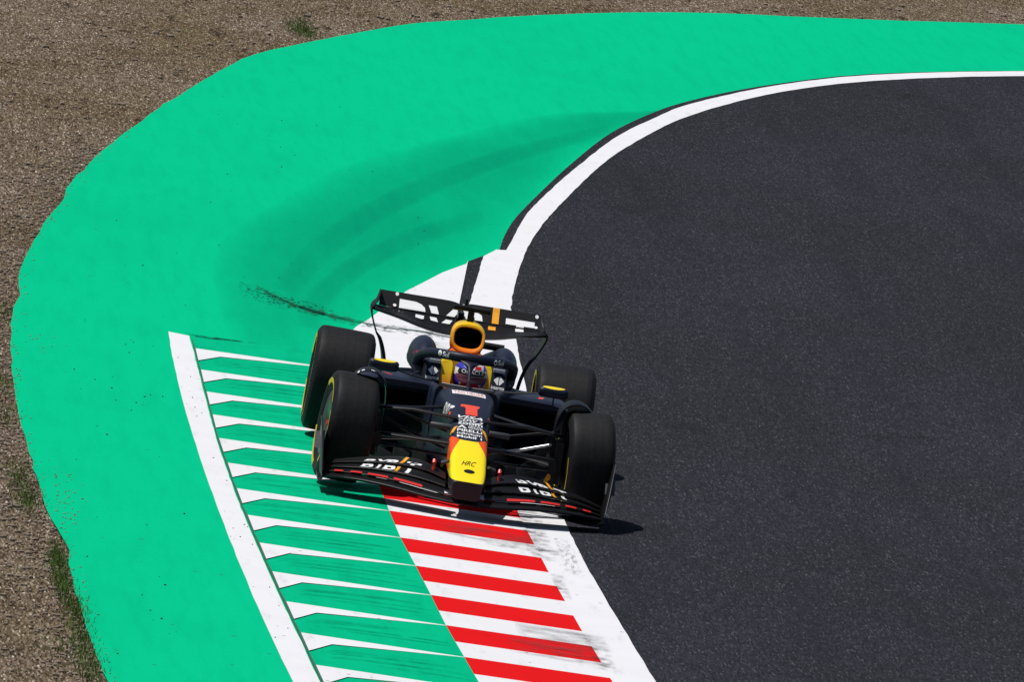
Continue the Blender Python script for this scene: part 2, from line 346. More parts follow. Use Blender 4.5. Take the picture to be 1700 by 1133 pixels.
for k in range(K0, K1):
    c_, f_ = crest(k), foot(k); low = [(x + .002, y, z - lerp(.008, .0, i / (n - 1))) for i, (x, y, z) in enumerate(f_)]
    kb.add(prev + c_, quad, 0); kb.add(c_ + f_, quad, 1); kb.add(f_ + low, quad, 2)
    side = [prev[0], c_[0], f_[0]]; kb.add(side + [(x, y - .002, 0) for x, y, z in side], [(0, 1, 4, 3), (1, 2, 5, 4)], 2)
    prev = low
def strip(xa, xb, mi):
    n = 4; v = []
    for j, xx in enumerate((xa, (xa + xb) / 2, xb)):
        for i in range(n + 1):
            t = i / n; X = xx - .10 * t; y0, y1 = KYB(X), KYR(X); v.append((X, y0 + (y1 - y0) * t, .042 - .030 * t))
    kb.add(v, [(j * (n + 1) + i, (j + 1) * (n + 1) + i, (j + 1) * (n + 1) + i + 1, j * (n + 1) + i + 1) for j in range(2) for i in range(n)], mi)
strip(-10.85, 5.03 - 1.785 * 5, 3)
for k in range(3, K1):
    a = 5.03 + 1.785 * (k - 8); strip(a, a + .93, 4); strip(a + .93, a + 1.785, 3)
struct(kb.build("kerb", [M['kgreen'], M['kwhite'], simple("kerb_painted_shade", (.008, .12, .07), .8), M['kwhite'], M['kred']], None, smooth=None))  # drop and side faces carry their shade as a dark green colour

# rubber, oil and scrape marks (thin sheets just above the paint)
def band(name, left, right, z, mat, n=6):
    L_ = cat(left, n); R2 = cat(right, n); m_ = 6; v = []; uv = []; f = []
    for i, (a, b) in enumerate(zip(L_, R2)):
        for j in range(m_ + 1):
            t = j / m_; p = a + (b - a) * t; zz = z(p[0], p[1]) if callable(z) else z
            v.append((p[0], p[1], zz)); uv.append((t, i / (len(L_) - 1)))
    for i in range(len(L_) - 1):
        for j in range(m_): q = i * (m_ + 1) + j; f.append((q, q + 1, q + m_ + 2, q + m_ + 1))
    o = link(name, v, f, mat, None, None, None, uv); struct(o); return o
def kz(X, Y):
    yb, yr = KYB(X), KYR(X)
    if Y > yr: return .0125
    t = min(1, max(0, (Y - yb) / (yr - yb))); return .0445 - .028 * t
RB = (.003, .33, .185); GR = (.035, .035, .034)
ZL = [(-45.9, 3.85), (-44, 3.5), (-41.45, 2.3), (-36.6, 1.15), (-31.4, .05), (-26.3, -.66), (-22.4, -1.16), (-19.0, -1.42), (-14.4, -1.46), (-9.6, -1.40)]
ZR = [(-45.06, 3.79), (-43.56, 3.5), (-38.1, 2.62), (-31.93, 1.92), (-24.92, 1.29), (-22.34, 0.96), (-18.74, 0.33), (-14.98, -0.18), (-12.64, -0.48), (-11.0, -0.72)]
band("skid_stain", ZL, ZR, .0012, m_smear("worn_rubber_film", RB, .52, .1, .8, .0, .8, 1.1), 8)
S1L = [(-41.12, 2.87), (-36.6, 1.8), (-31.69, 0.84), (-26.59, 0.03), (-21.47, -0.57), (-16.96, -0.97)]
S1R = [(-39.43, 2.81), (-34.41, 1.75), (-29.38, 0.85), (-24.4, 0.1), (-19.49, -0.46), (-15.49, -0.8)]
band("skid_mark", S1L, S1R, .002, m_smear("skid_rubber", (.003, .28, .165), .20, .12, 2.5, .2, .6, 1.3), 8)
S2L = [(-28.02, 1.16), (-25.25, 0.53), (-21.96, -0.04), (-18.56, -0.48), (-15.56, -0.75), (-13.2, -0.85)]
S2R = [(-25.6, 1.1), (-23.35, 0.55), (-20.23, 0.04), (-17.3, -0.34), (-14.69, -0.58), (-12.95, -0.64)]
band("skid_mark", S2L, S2R, .0028, bpy.data.materials["skid_rubber"], 8)
SC = [(-16.42, -1.11), (-15.34, -0.91), (-14.66, -0.68), (-14.23, -0.39), (-13.92, -0.11), (-13.95, 0.18), (-13.65, 0.48)]
band("scrape_mark", [(x - .09, y) for x, y in SC], [(x + .10, y) for x, y in SC], .0125, m_smear("scrape_black", (.012, .05, .035), .65, 3.5, 3.0, .34, .50, 1.5), 8)
band("scrape_mark", [(x - .35, y) for x, y in SC], [(x + .45, y) for x, y in SC], .0115, m_smear("scrape_dust", (.03, .06, .045), .8, 6.0, 14.0, .50, .62, 1.2), 8)
band("scrape_mark", [(-16.9, -1.25), (-16.0, -.9), (-15.3, -.5)], [(-15.2, -1.25), (-14.5, -.9), (-14.2, -.5)], .0035, m_smear("scrape_specks", (.01, .07, .045), .9, 7., 26., .52, .60), 6)
EN = [(-11.06, -1.74), (-10.95, -1.3), (-10.76, -0.82), (-10.71, -0.58)]
band("scrape_mark", [(x - .12, y) for x, y in EN], [(x + .16, y) for x, y in EN], .0055, m_smear("kerb_end_scuff", (.006, .05, .035), .9, 3., 9., .40, .56, 1.4), 6)
cb = MB(); cuv = []; rnd0 = random.Random(3)
for k in range(K0 + 1, K1):
    lo_, hi_ = foot(k - 1), crest(k)
    for fr, ta, tb, wd in ((.30, .05, .75, .022), (.42, .12, .9, .035), (.60, .10, .95, .03), (.74, .3, .98, .02)):
        fr += rnd0.uniform(-.05, .05); P = []; ts = np.linspace(ta, tb, 14)
        for t in ts:
            a_, b_ = [np.array([np.interp(t, TS, [q[i] for q in L_]) for i in range(3)]) for L_ in (lo_, hi_)]
            p = a_ + (b_ - a_) * fr; p[0] -= .25 * max(0, .2 - t) * 5 * .2 + .30 * t * (1 - t); P.append(p)
        kk = len(cb.v); n_ = len(P)
        for j, p in enumerate(P): cb.v += [(p[0] - wd, p[1], p[2] + .004), (p[0] + wd, p[1], p[2] + .004)]; cuv += [(0, j / (n_ - 1)), (1, j / (n_ - 1))]
        # a middle column so the fade runs across the width
        base_ = kk; cb.f += [(base_ + 2 * j, base_ + 2 * j + 1, base_ + 2 * j + 3, base_ + 2 * j + 2) for j in range(n_ - 1)]; cb.m += [0] * (n_ - 1)
struct(link("kerb_crack_lines", cb.v, cb.f, m_smear("crack_line", (.004, .07, .045), .42, 2.0, 4.0, .34, .6, 1.4), None, None, None, cuv))
def blot(xa, ya, xb, yb, mat, nz=None, skew=0.0):
    band("grime_stain", [(xa + (xb - xa) * t + skew * 0, ya) for t in (0, .5, 1)], [(xa + (xb - xa) * t + skew, yb) for t in (0, .5, 1)], lambda X, Y: kz(X, Y) + .002, mat, 3)
G1 = m_smear("grime_grey", (.07, .07, .075), .52, 4.5, 3.2, .42, .70, 1.3); G2 = m_smear("grime_brown", (.06, .052, .04), .6, 6.0, 7.0, .47, .66, 1.3)
blot(1.55, -.22, 2.5, .52, G1, None, .3); blot(2.45, .10, 2.85, .66, G2); blot(-.5, .40, 3.3, .60, G2); blot(7.7, .12, 8.75, .74, G1, None, .1); blot(8.7, .02, 9.7, .66, G1)
blot(7.9, .56, 9.9, .72, G2); blot(4.1, .50, 5.7, .60, G2);  blot(1.6, .62, 4.1, .75, m_smear("tyre_scuff", (.08, .08, .08), .5, 6., 30., .5, .62)); blot(-13.2, .05, -11.6, .40, G2)
blot(-3.5, .0, -1.0, .5, G2)

# ------------------------------------------------------------------ lettering helper
_tc = {}
def glyphs(txt, shear=0.0, bold=.015, space=1.0):
    key = (txt, shear, bold, space)
    if key in _tc: return _tc[key]
    cu = bpy.data.curves.new("t", 'FONT'); cu.body = txt; cu.shear = shear; cu.offset = bold; cu.space_character = space; cu.resolution_u = 3
    ob = bpy.data.objects.new("t", cu); col.objects.link(ob); dg = bpy.context.evaluated_depsgraph_get(); dg.update()
    me = bpy.data.meshes.new_from_object(ob.evaluated_get(dg)); bm = bmesh.new(); bm.from_mesh(me)
    bmesh.ops.triangulate(bm, faces=bm.faces)
    vs = np.array([v.co[:2] for v in bm.verts]); fs = [tuple(v.index for v in f.verts) for f in bm.faces]
    bm.free(); bpy.data.objects.remove(ob); bpy.data.curves.remove(cu); bpy.data.meshes.remove(me)
    lo, hi = vs.min(0), vs.max(0); vs = (vs - lo) / (hi - lo); _tc[key] = (vs.tolist(), fs); return _tc[key]
def subdiv(vs, fs, wx, wy, maxlen):
    bm = bmesh.new(); bv = [bm.verts.new((x * wx, y * wy, 0)) for x, y in vs]
    for f in fs:
        try: bm.faces.new([bv[i] for i in f])
        except ValueError: pass
    bmesh.ops.triangulate(bm, faces=bm.faces)
    for _ in range(3):
        es = [e for e in bm.edges if e.calc_length() > maxlen]
        if not es: break
        bmesh.ops.subdivide_edges(bm, edges=es, cuts=1)
        bmesh.ops.triangulate(bm, faces=bm.faces)
    bm.verts.index_update(); v = [(q.co.x / wx, q.co.y / wy) for q in bm.verts]; f = [tuple(q.index for q in p.verts) for p in bm.faces]; bm.free(); return v, f
def bvh_of(objs):
    v = []; f = []
    for o in objs:
        b = len(v); v += [p.co.copy() for p in o.data.vertices]; f += [tuple(i + b for i in p.vertices) for p in o.data.polygons]
    return BVHTree.FromPolygons(v, f)
def decal(name, parent, target, items, org, U, V, D, back=.5, off=.0022):
    """items: (verts2d, faces, material, box (u0,v0,u1,v1)) in the 0..1 frame org + u*U + v*V; dropped along D on to the target."""
    t = bvh_of(target if isinstance(target, (list, tuple)) else [target]); U, V, D, org = Vector(U), Vector(V), Vector(D).normalized(), Vector(org)
    o = None
    for items_i, (vs, fs, mat, (u0, v0, u1, v1)) in enumerate(items):
        mb = MB()
        vs, fs = subdiv(vs, fs, U.length * (u1 - u0), V.length * abs(v1 - v0), .022)
        P = []; ok = []
        for x, y in vs:
            p = org + U * (u0 + (u1 - u0) * x) + V * (v0 + (v1 - v0) * y); h = t.ray_cast(p - D * back, D, back * 3)
            ok.append(h[0] is not None); P.append((h[0] - D * off) if h[0] is not None else p)
        mb.add([p - D * .0003 * items_i for p in P], [f for f in fs if all(ok[i] for i in f)])
        if mb.f: o = mb.build(name, [mat], parent, smooth=None)
    return o
def T(s, box, mat=None, shear=0.0, bold=.015, space=1.0):
    vs, fs = glyphs(s, shear, bold, space); return (vs, fs, mat or M['white_d'], box)
def Q(poly, mat, box=(0, 0, 1, 1)): return (poly, [tuple(range(len(poly)))], mat, box)
def disc(n=20): return [(.5 + .5 * math.cos(2 * math.pi * k / n), .5 + .5 * math.sin(2 * math.pi * k / n)) for k in range(n)]

# ------------------------------------------------------------------ the racing car (car frame: x forward from front axle, y left, z up)
car = empty("racing_car"); car.location = (0, 0, .08455); car.rotation_euler = (math.radians(-2.2), 0, 0)
top(car, "matt navy racing car with yellow nose and number 1, riding the kerb", "racing car")

def rr(X, wt, wb, zb, zt, e=3.6, n=36, y0=0.0, crown=0.0):
    out = []
    for k in range(n):
        a = 2 * math.pi * k / n; c, s_ = math.cos(a), math.sin(a)
        cx_ = math.copysign(abs(c) ** (2 / e), c); sz = math.copysign(abs(s_) ** (2 / e), s_)
        w_ = wb + (wt - wb) * (sz * .5 + .5)
        out.append((X, y0 + cx_ * w_, (zb + zt) / 2 + sz * (zt - zb) / 2 + (crown * (1 - abs(cx_) ** 2) if sz > 0 else 0)))
    return out
# monocoque and nose
secs = [(1.312, .100, .088, .088, .196, 6), (1.30, .112, .096, .078, .208, 6), (1.20, .122, .100, .08, .228, 6), (1.05, .130, .118, .10, .272, 6), (.9, .133, .118, .13, .318, 5.5), (.7, .137, .12, .16, .372, 5.5),
        (.5, .141, .128, .185, .408, 5.5), (.3, .143, .13, .20, .468, 5.5), (.1, .146, .13, .205, .535, 5.5), (-.1, .155, .14, .20, .583, 5.5), (-.35, .170, .15, .18, .618, 5.5), (-.6, .190, .18, .15, .638, 5.5), (-.85, .205, .21, .10, .645, 5.5), (-1.0, .212, .23, .08, .643, 5.5)]
mb = MB(); mb.loft([rr(s[0], *s[1:6 - 0], crown=.004) if len(s) == 5 else rr(s[0], *s[1:5], e=s[5], crown=.004) for s in cat(secs, 4)])
chassis = mb.build("nose_and_monocoque", [M['nose']], car, smooth=40)
# tub around the driver: sides low, open in the middle
mb = MB(); rings = []
for X, wi_, wo_, zt in cat([(-1.0, .17, .225, .642), (-1.15, .20, .25, .640), (-1.4, .215, .275, .63), (-1.7, .22, .30, .62), (-2.0, .20, .31, .64), (-2.25, .16, .31, .66)], 3):
    rings.append([(X, wi_, .32), (X, wi_, zt - .01), (X, wi_ + .012, zt), (X, wo_ - .02, zt), (X, wo_, zt - .03), (X, wo_ + .01, .35), (X, wo_ - .02, .12), (X, wi_, .08)])
mb.loft(rings); mb.mirror(); mb.box((-1.65, 0, .10), (.63, .22, .03)); mb.box((-2.2, 0, .45), (.03, .22, .33))
mb.build("cockpit_tub", [M['navy']], car, smooth=35)
# shoulder blocks beside the headrest carrying the round panel marks
def shoulder(sg):
    b = MB(); r = []
    for X, y0, y1, z0, z1 in [(-1.55, .185, .285, .595, .742), (-1.58, .180, .292, .59, .752), (-1.8, .175, .30, .59, .768), (-2.05, .165, .30, .59, .785), (-2.25, .15, .28, .6, .80)]:
        k_ = .09 * max(0, min(1, (X + 1.8) / .22)); r.append([(X, sg * y0, z0), (X - k_, sg * y0, z1), (X - k_, sg * (y1 - .03), z1), (X - k_ * .8, sg * y1, z1 - .03), (X, sg * (y1 + .005), z0)])
    b.loft(r); return b.build("cockpit_shoulder", [M['navy']], car, smooth=35)
sh = [shoulder(-1), shoulder(1)]
# headrest
mb = MB()
for sg in (-1, 1):
    r = []
    for X, y0, y1, z0, z1 in cat([(-1.56, .100, .182, .55, .775), (-1.60, .098, .184, .55, .79), (-1.70, .106, .184, .54, .79), (-1.85, .115, .18, .54, .80), (-1.98, .10, .17, .54, .80)], 3):
        k_ = .10 * max(0, min(1, (X + 1.75) / .2)); r.append([(X, sg * (y0 + .006), z0), (X - k_, sg * y0, z1 - .02), (X - k_, sg * (y0 + .012), z1), (X - k_, sg * (y1 - .012), z1), (X - k_, sg * y1, z1 - .02), (X, sg * y1, z0)])
    mb.loft(r)
mb.box((-1.99, 0, .68), (.05, .13, .13))
headrest = mb.build("headrest", [M['head']], car, smooth=40)
# steering wheel and screen lip
mb = MB(); mb.tube([(-1.22, .12 * math.cos(a), .575 + .055 * math.sin(a)) for a in [2 * math.pi * k / 16 for k in range(17)]], .014, n=8); mb.box((-1.22, 0, .575), (.012, .085, .045))
sw = mb.build("steering_wheel", [M['black']], car)
mb = MB(); mb.box((-1.208, 0, .59), (.002, .045, .02)); mb.build("display", [M['gauze']], sw)
mb = MB(); r = []
for y in np.linspace(-.19, .19, 15):
    x0 = -1.06 + .05 * (1 - (y / .19) ** 2); r.append([(x0 + .05, y, .638), (x0 + .045, y, .648), (x0 - .01, y, .660), (x0 - .018, y, .660), (x0, y, .638)])
mb.loft(r); lip = mb.build("windscreen", [M['black']], car)
mb = MB(); mb.tube([(-1.06 + .05 * (1 - (y / .19) ** 2) - .012, y, .6615) for y in np.linspace(-.185, .185, 15)], .002, n=6); mb.build("edge_strip", [M['white_d']], lip)
# engine cover with spine
mb = MB(); r = []
for X, zt, w1, w2 in cat([(-2.27, .985, .10, .12), (-2.34, 1.0, .095, .17), (-2.6, .985, .075, .24), (-3.0, .93, .05, .25), (-3.5, .83, .03, .19), (-3.95, .72, .014, .10), (-4.15, .64, .010, .06)], 4):
    zb = .30; r.append([(X, -w2, zb), (X, -w2, .50), (X, -w2 * .75 - w1 * .25, .60), (X, -w1 - .01, .60 + (zt - .6) * .55), (X, -w1, zt - .03), (X, -w1 * .55, zt), (X, w1 * .55, zt), (X, w1, zt - .03), (X, w1 + .01, .60 + (zt - .6) * .55), (X, w2 * .75 + w1 * .25, .60), (X, w2, .50), (X, w2, zb)])
mb.loft(r); mb.build("engine_cover", [M['navy']], car, smooth=30)
# the two bulged shoulders of the engine cover
def bulge(sg):
    b = MB(); r = []
    for X, yc, zc, ry, rz in cat([(-1.86, .285, .60, .02, .03), (-1.95, .29, .675, .075, .09), (-2.1, .29, .722, .088, .122), (-2.35, .292, .732, .098, .134), (-2.7, .29, .712, .098, .128), (-3.1, .27, .67, .095, .11), (-3.6, .2, .60, .07, .085), (-4.0, .12, .54, .03, .04)], 4):
        q = []
        for k in range(28):
            a = 2 * math.pi * k / 28; c, s_ = math.cos(a), math.sin(a)
            flare = 1.0 + (.30 * max(0, -s_)); q.append((X, sg * (yc + ry * c * flare), zc + rz * s_))
        r.append(q)
    b.loft(r); return b.build("engine_cover_bulge", [M['navy']], car, smooth=50)
bul = [bulge(-1), bulge(1)]
# airbox ring
def airring(X, w_, z0, z1, e=3.0, n=32): return rr(X, w_, w_ * .98, z0, z1, e, n)
mb = MB()
rings = [airring(-2.30, .125, .76, 1.02, 2.7), airring(-2.14, .126, .795, 1.022, 2.6), airring(-2.105, .124, .803, 1.018, 2.6), airring(-2.085, .118, .814, 1.011, 2.6), airring(-2.085, .108, .828, .998, 2.7), airring(-2.10, .102, .838, .988, 2.8), airring(-2.2, .096, .846, .978, 2.8)]
mb.loft(rings, cap=False)
for sg in (-1, 1):     # legs running down to the shoulders
    mb.loft([[(X - dx, sg * y, z), (X, sg * (y + .012), z), (X, sg * (y - .05), z), (X - dx, sg * (y - .05), z)] for X, dx, y, z in [(-2.105, .12, .112, .81), (-2.085, .16, .134, .785), (-2.06, .2, .152, .72), (-2.04, .2, .165, .64)]])
mb.loft([[(X, -y, z), (X, y, z), (X - .08, y, z), (X - .08, -y, z)] for X, y, z in [(-2.096, .100, .825), (-2.09, .120, .80), (-2.085, .130, .76), (-2.07, .148, .70), (-2.06, .158, .64)]])
mb.v = [(x - .45 * max(0, z - .78), y, z) for x, y, z in mb.v]
air = mb.build("airbox", [M['air']], car, smooth=40)
mb = MB(); mb.loft([airring(-2.125, .101, .835, .986), airring(-2.13, .05, .85, .93)]); mb.v = [(x - .45 * max(0, z - .78), y, z) for x, y, z in mb.v]; mb.build("intake", [M['dark']], air)
# camera bar above the airbox
mb = MB(); mb.tube([(-2.32, y, 1.112 - 0.0 * y) for y in (-.135, -.13, -.02, 0, .02, .135, .14)], [.012, .021, .021, .018, .021, .021, .012], flat=1.0, n=12, up=(1, 0, 0))
mb.box((-2.33, .0, 1.05), (.035, .022, .05)); mb.box((-2.34, -.045, 1.15), (.012, .009, .025)); mb.build("camera_bar", [M['black']], car, smooth=40, bevel=None)
mb = MB(); mb.tube([(-2.62, .13, .842), (-2.62, .29, .842)], .026, n=12); mb.build("camera_pod", [M['black']], car)
# halo
path = [(-2.12, .33, .62), (-2.02, .338, .675), (-1.85, .34, .745), (-1.65, .325, .795), (-1.45, .275, .830), (-1.30, .195, .845), (-1.22, .10, .849), (-1.20, 0, .850)]
full = path + [(x, -y, z) for x, y, z in reversed(path[:-1])]
mb = MB(); mb.tube([tuple(p) for p in cat(full, 4)], .035, flat=1.05, n=14, up=(0, 0, 1))
rg = []
for X, z, hx, hy in cat([(-1.215, .850, .032, .17), (-1.20, .832, .036, .105), (-1.17, .812, .040, .055), (-1.14, .78, .045, .022), (-1.06, .72, .05, .0115), (-.99, .655, .055, .0115), (-.93, .63, .07, .013)], 3):
    rg.append([(X + hx * math.cos(a), hy * math.sin(a), z) for a in [2 * math.pi * k / 14 for k in range(14)]])
mb.loft(rg)
halo = mb.build("halo", [M['navy']], car, smooth=60)
for q in M: pass
# mirrors
def mirror_(sg):
    b = MB(); r = []
    for y, k in cat([(.505, .55), (.52, .9), (.57, 1.0), (.66, 1.0), (.705, .95), (.72, .6)], 2):
        zc, rz, rx = .716, .040 * k, .055 * k
        r.append([(-1.10 + (rx * (1.0 if math.cos(a) > 0 else .5)) * math.copysign(abs(math.cos(a)) ** .8, math.cos(a)), sg * y, zc + rz * math.copysign(abs(math.sin(a)) ** .75, math.sin(a))) for a in [2 * math.pi * j / 18 for j in range(18)]])
    b.loft(r); o = b.build("mirror", [M['navy']], car, smooth=50)
    g = MB(); g.box((-1.135, sg * .61, .716), (.003, .085, .028)); g.build("mirror_glass", [M['silver']], o)
    d = [Q(disc(24), M['yellow'])]
    dc = decal("oval_sticker", o, o, d, (-1.10 + .028, sg * .61 - .08, .748 - .024), (0, .16, 0), (-.016, 0, .040), (-.75, 0, -.66), back=.3)
    s_ = MB(); s_.tube([(-1.11, sg * .62, .69), (-1.2, sg * .625, .655), (-1.27, sg * .63, .615)], .011, flat=.5, n=8, up=(1, 0, 0))
    s_.tube([(-1.11, sg * .53, .70), (-1.12, sg * .40, .672), (-1.14, sg * .25, .655)], .013, flat=.45, n=8, up=(1, 0, 0)); s_.build("mirror_stay", [M['black']], o)
    return o
mir = [mirror_(-1), mirror_(1)]
# sidepods
def sidepod(sg):
    b = MB(); r = []
    # x, inner y, outer y, z under the lip, z top, lower z, undercut inset
    for X, yi, yo, zl, zt, zb, uc in cat([(-1.24, .245, .735, .580, .618, .575, .0), (-1.30, .24, .755, .56, .632, .55, .01), (-1.42, .24, .765, .50, .637, .45, .05), (-1.7, .24, .765, .42, .63, .20, .16), (-2.2, .22, .74, .36, .60, .05, .22), (-2.8, .2, .64, .28, .50, .02, .22), (-3.2, .16, .46, .2, .38, .02, .12), (-3.5, .12, .28, .1, .25, .02, .05)], 4):
        r.append([(X, sg * yi, zb), (X, sg * yi, zt - .01), (X, sg * (yi + .05), zt), (X, sg * (yo - .12), zt - .004), (X, sg * (yo - .04), zt - .02), (X, sg * yo, (zt + zl) / 2 - .01), (X, sg * (yo - .015), zl), (X, sg * (yo - uc), (zl + zb) / 2), (X, sg * (yo - uc - .03), zb)])
    b.loft(r); o = b.build("sidepod", [M['navy']], car, smooth=40)
    g = MB(); g.box((-1.33, sg * .46, .49), (.02, .20, .06)); g.build("side_intake", [M['dark']], o)
    return o
pods = [sidepod(-1), sidepod(1)]
# floor with fences
mb = MB()
fl = [(-.72, .18), (-.80, .45), (-1.05, .70), (-1.5, .77), (-2.4, .77), (-3.1, .74), (-3.2, .60), (-3.9, .50), (-3.9, -.50), (-3.2, -.60), (-3.1, -.74), (-2.4, -.77), (-1.5, -.77), (-1.05, -.70), (-.80, -.45), (-.72, -.18)]
mb.plate(fl, 2, -.012, .012)
for sg in (-1, 1):
    for y0, y1, h in ((.22, .30, .16), (.34, .44, .15), (.46, .58, .13), (.6, .70, .11)):
        mb.add([(-.74, sg * y0, 0), (-.74, sg * (y0 + .006), 0), (-1.15, sg * (y1 + .006), 0), (-1.15, sg * y1, 0), (-.78, sg * y0, h), (-.78, sg * (y0 + .006), h), (-1.15, sg * (y1 + .006), h + .02), (-1.15, sg * y1, h + .02)], [(0, 1, 5, 4), (1, 2, 6, 5), (2, 3, 7, 6), (3, 0, 4, 7), (4, 5, 6, 7)])
    mb.tube([(-1.1, sg * .76, .07), (-1.6, sg * .79, .06), (-2.6, sg * .79, .05), (-3.1, sg * .75, .08)], .03, flat=.2, up=(0, 0, 1), n=8)
mb.loft([rr(-.95, .20, .20, .03, .20, 3), rr(-1.3, .30, .34, .02, .40, 3), rr(-1.7, .34, .45, .02, .5, 3), rr(-2.6, .3, .45, .02, .46, 3), rr(-3.3, .15, .2, .03, .40, 3), rr(-4.0, .1, .12, .12, .34, 3)])
mb.add([(-3.3, -.45, .0), (-3.3, .45, .0), (-3.95, .5, .22), (-3.95, -.5, .22)], [(0, 1, 2, 3)])
mb.build("floor", [M['carbon']], car, smooth=30)

# ---- wheels
def wheel(cx_, cy_, half, steer, camber, sg, arcs=((20, 160), (200, 340))):
    R0 = .385; cz = .335
    e = empty("wheel", car)
    e.location = (cx_, cy_, cz); e.rotation_euler = (math.radians(camber), 0, math.radians(steer))
    def lathe(prof, name, mats, parent, mi=None, n=64, sm=40):
        b = MB(); rings = [[(r_ * math.cos(a), y, r_ * math.sin(a)) for a in [2 * math.pi * k / n for k in range(n)]] for r_, y in prof]
        b.loft(rings, cap=False); return b.build(name, mats, parent, smooth=sm)
    h = half
    pr = [(.240, -h + .012), (.262, -h + .002), (.300, -h - .012), (.335, -h - .010), (.360, -h + .001), (.376, -h + .014), (.3825, -h + .04), (.3843, -h + .08), (R0, 0), (.3843, h - .08), (.3825, h - .04), (.376, h - .014), (.360, h - .001), (.335, h + .010), (.300, h + .012), (.262, h - .002), (.240, h - .012)]
    ty = lathe([tuple(p) for p in cat(pr, 3)], "tyre", [M['rubber']], e)
    for side in (-1, 1):
        for a0, a1 in arcs:
            b = MB()
            rings = []
            for k in range(29):
                a = math.radians(a0 + (a1 - a0) * k / 28); rings.append([(r_ * math.cos(a), side * (y + .0025), r_ * math.sin(a)) for r_, y in ((.287, h + .0088), (.300, h + .0122), (.322, h + .0125))])
            b.loft(rings, closed=False, cap=False); b.build("sidewall_band", [M['tyel']], ty, smooth=60)
    out = sg
    lathe([(.241, -h + .02), (.236, -h + .03), (.236, h - .03), (.241, h - .02)], "rim", [M['black']], e)
    lathe([(.240, out * (h - .012)), (.225, out * (h - .004)), (.16, out * (h - .002)), (.09, out * (h - .012)), (.045, out * (h - .025)), (.044, out * (h - .045)), (.001, out * (h - .045))], "wheel_cover", [M['cover']], e)
    lathe([(.232, -out * (h - .02)), (.20, -out * (h - .01)), (.12, -out * (h - .0)), (.001, -out * (h - .0))], "brake_drum", [M['black']], e)
    b = MB(); b.tube([(0, out * (h - .05), 0), (0, out * (h - .012), 0)], .022, n=6); b.build("wheel_nut", [M['red']], e, smooth=None)
    return e
wheel(0, -.850, .1525, 5.0, -3.2, -1, ((34, 120), (-58, 22), (190, 260))); wheel(0, .858, .1525, 5.5, 3.2, 1, ((-75, 14), (150, 235)))
wheel(-3.6, -.815, .2025, 0, -1.6, -1, ((28, 150), (-70, 16), (190, 250))); wheel(-3.6, .825, .2050, 0, 1.6, 1)
# wheel arch winglets and brake ducts
def arch(sg):
    b = MB(); r = []
    for y, z, x0, x1 in cat([(.845, .715, -.18, .04), (.80, .748, -.22, .07), (.74, .762, -.25, .09), (.675, .745, -.25, .10), (.625, .69, -.22, .11), (.605, .60, -.16, .11), (.60, .48, -.10, .09), (.60, .34, -.05, .06), (.61, .20, -.02, .05)], 4):
        r.append([(x0, sg * y, z - .0), (x1 - .02, sg * y, z + .004), (x1, sg * y, z - .002), (x1 - .02, sg * (y + .004), z - .010), (x0, sg * (y + .004), z - .012)])
    b.loft(r); o = b.build("wheel_arch_winglet", [M['carbon']], car, smooth=50)
    g = MB(); g.box((-.02, sg * .655, .33), (.14, .03, .15)); g.tube([(.10, sg * .63, .30), (.16, sg * .625, .30)], .06, flat=.5, up=(0, 0, 1), n=12)
    g.build("brake_duct", [M['black']], car, smooth=40, bevel=None)
    return o
arches = [arch(-1), arch(1)]
decal("lettering", arches[0], arches[0], [Q([(0, 0), (.35, 0), (.5, 1), (.12, 1)], M['white_d'], (0, .1, .35, 1)), Q([(0, 0), (1, .0), (.8, 1), (.2, 1)], M['white_d'], (.24, .05, .46, .9)), Q([(0, .3), (1, 0), (.9, .45), (.15, 1)], M['white_d'], (.8, -.4, 1.25, .35))], (.06, -.835, .70), (0, .11, 0), (-.08, 0, .04), (-.5, 0, -1), back=.3)
# front suspension
def arms(sg):
    def arm(pts, rad, flat, mat='carbon'):
        b = MB(); b.tube([(p[0], sg * p[1], p[2]) for p in pts], rad, flat=flat, n=12, up=(1, 0, 0)); return b.build("suspension_arm", [M[mat]], car, smooth=60)
    arm([(.02, .66, .515), (.10, .40, .545), (.15, .09, .535)], .034, .36)
    arm([(-.04, .66, .510), (-.30, .36, .525), (-.68, .08, .54)], .030, .36)
    arm([(.06, .66, .335), (.22, .42, .355), (.50, .05, .385)], .040, .40)
    arm([(-.02, .66, .290), (-.25, .40, .305), (-.65, .05, .33)], .034, .38)
    arm([(.10, .64, .275), (.22, .40, .275), (.40, .03, .288)], .020, .5)
    arm([(.0, .60, .53), (.0, .45, .495), (-.03, .08, .40)], .010, .9)
    arm([(.02, .60, .445), (.0, .40, .375), (-.06, .05, .265)], .012, .9, 'silver' if sg > 0 else 'carbon')
arms(-1); arms(1)
# nose side camera stubs
for sg in (-1, 1):
    b = MB(); b.tube([(.36, sg * .135, .482), (.36, sg * .15, .482), (.36, sg * .275, .482), (.36, sg * .283, .482)], [.02, .021, .021, .015], n=12); b.build("nose_camera", [M['gauze']], car, smooth=40)
for sg in (-1, 1):
    b = MB(); b.tube([(.97, sg * .14, .30), (.95, sg * .18, .285), (.93, sg * .185, .25)], [.018, .024, .012], n=10, flat=.6); b.build("nose_bracket", [M['gauze']], car)

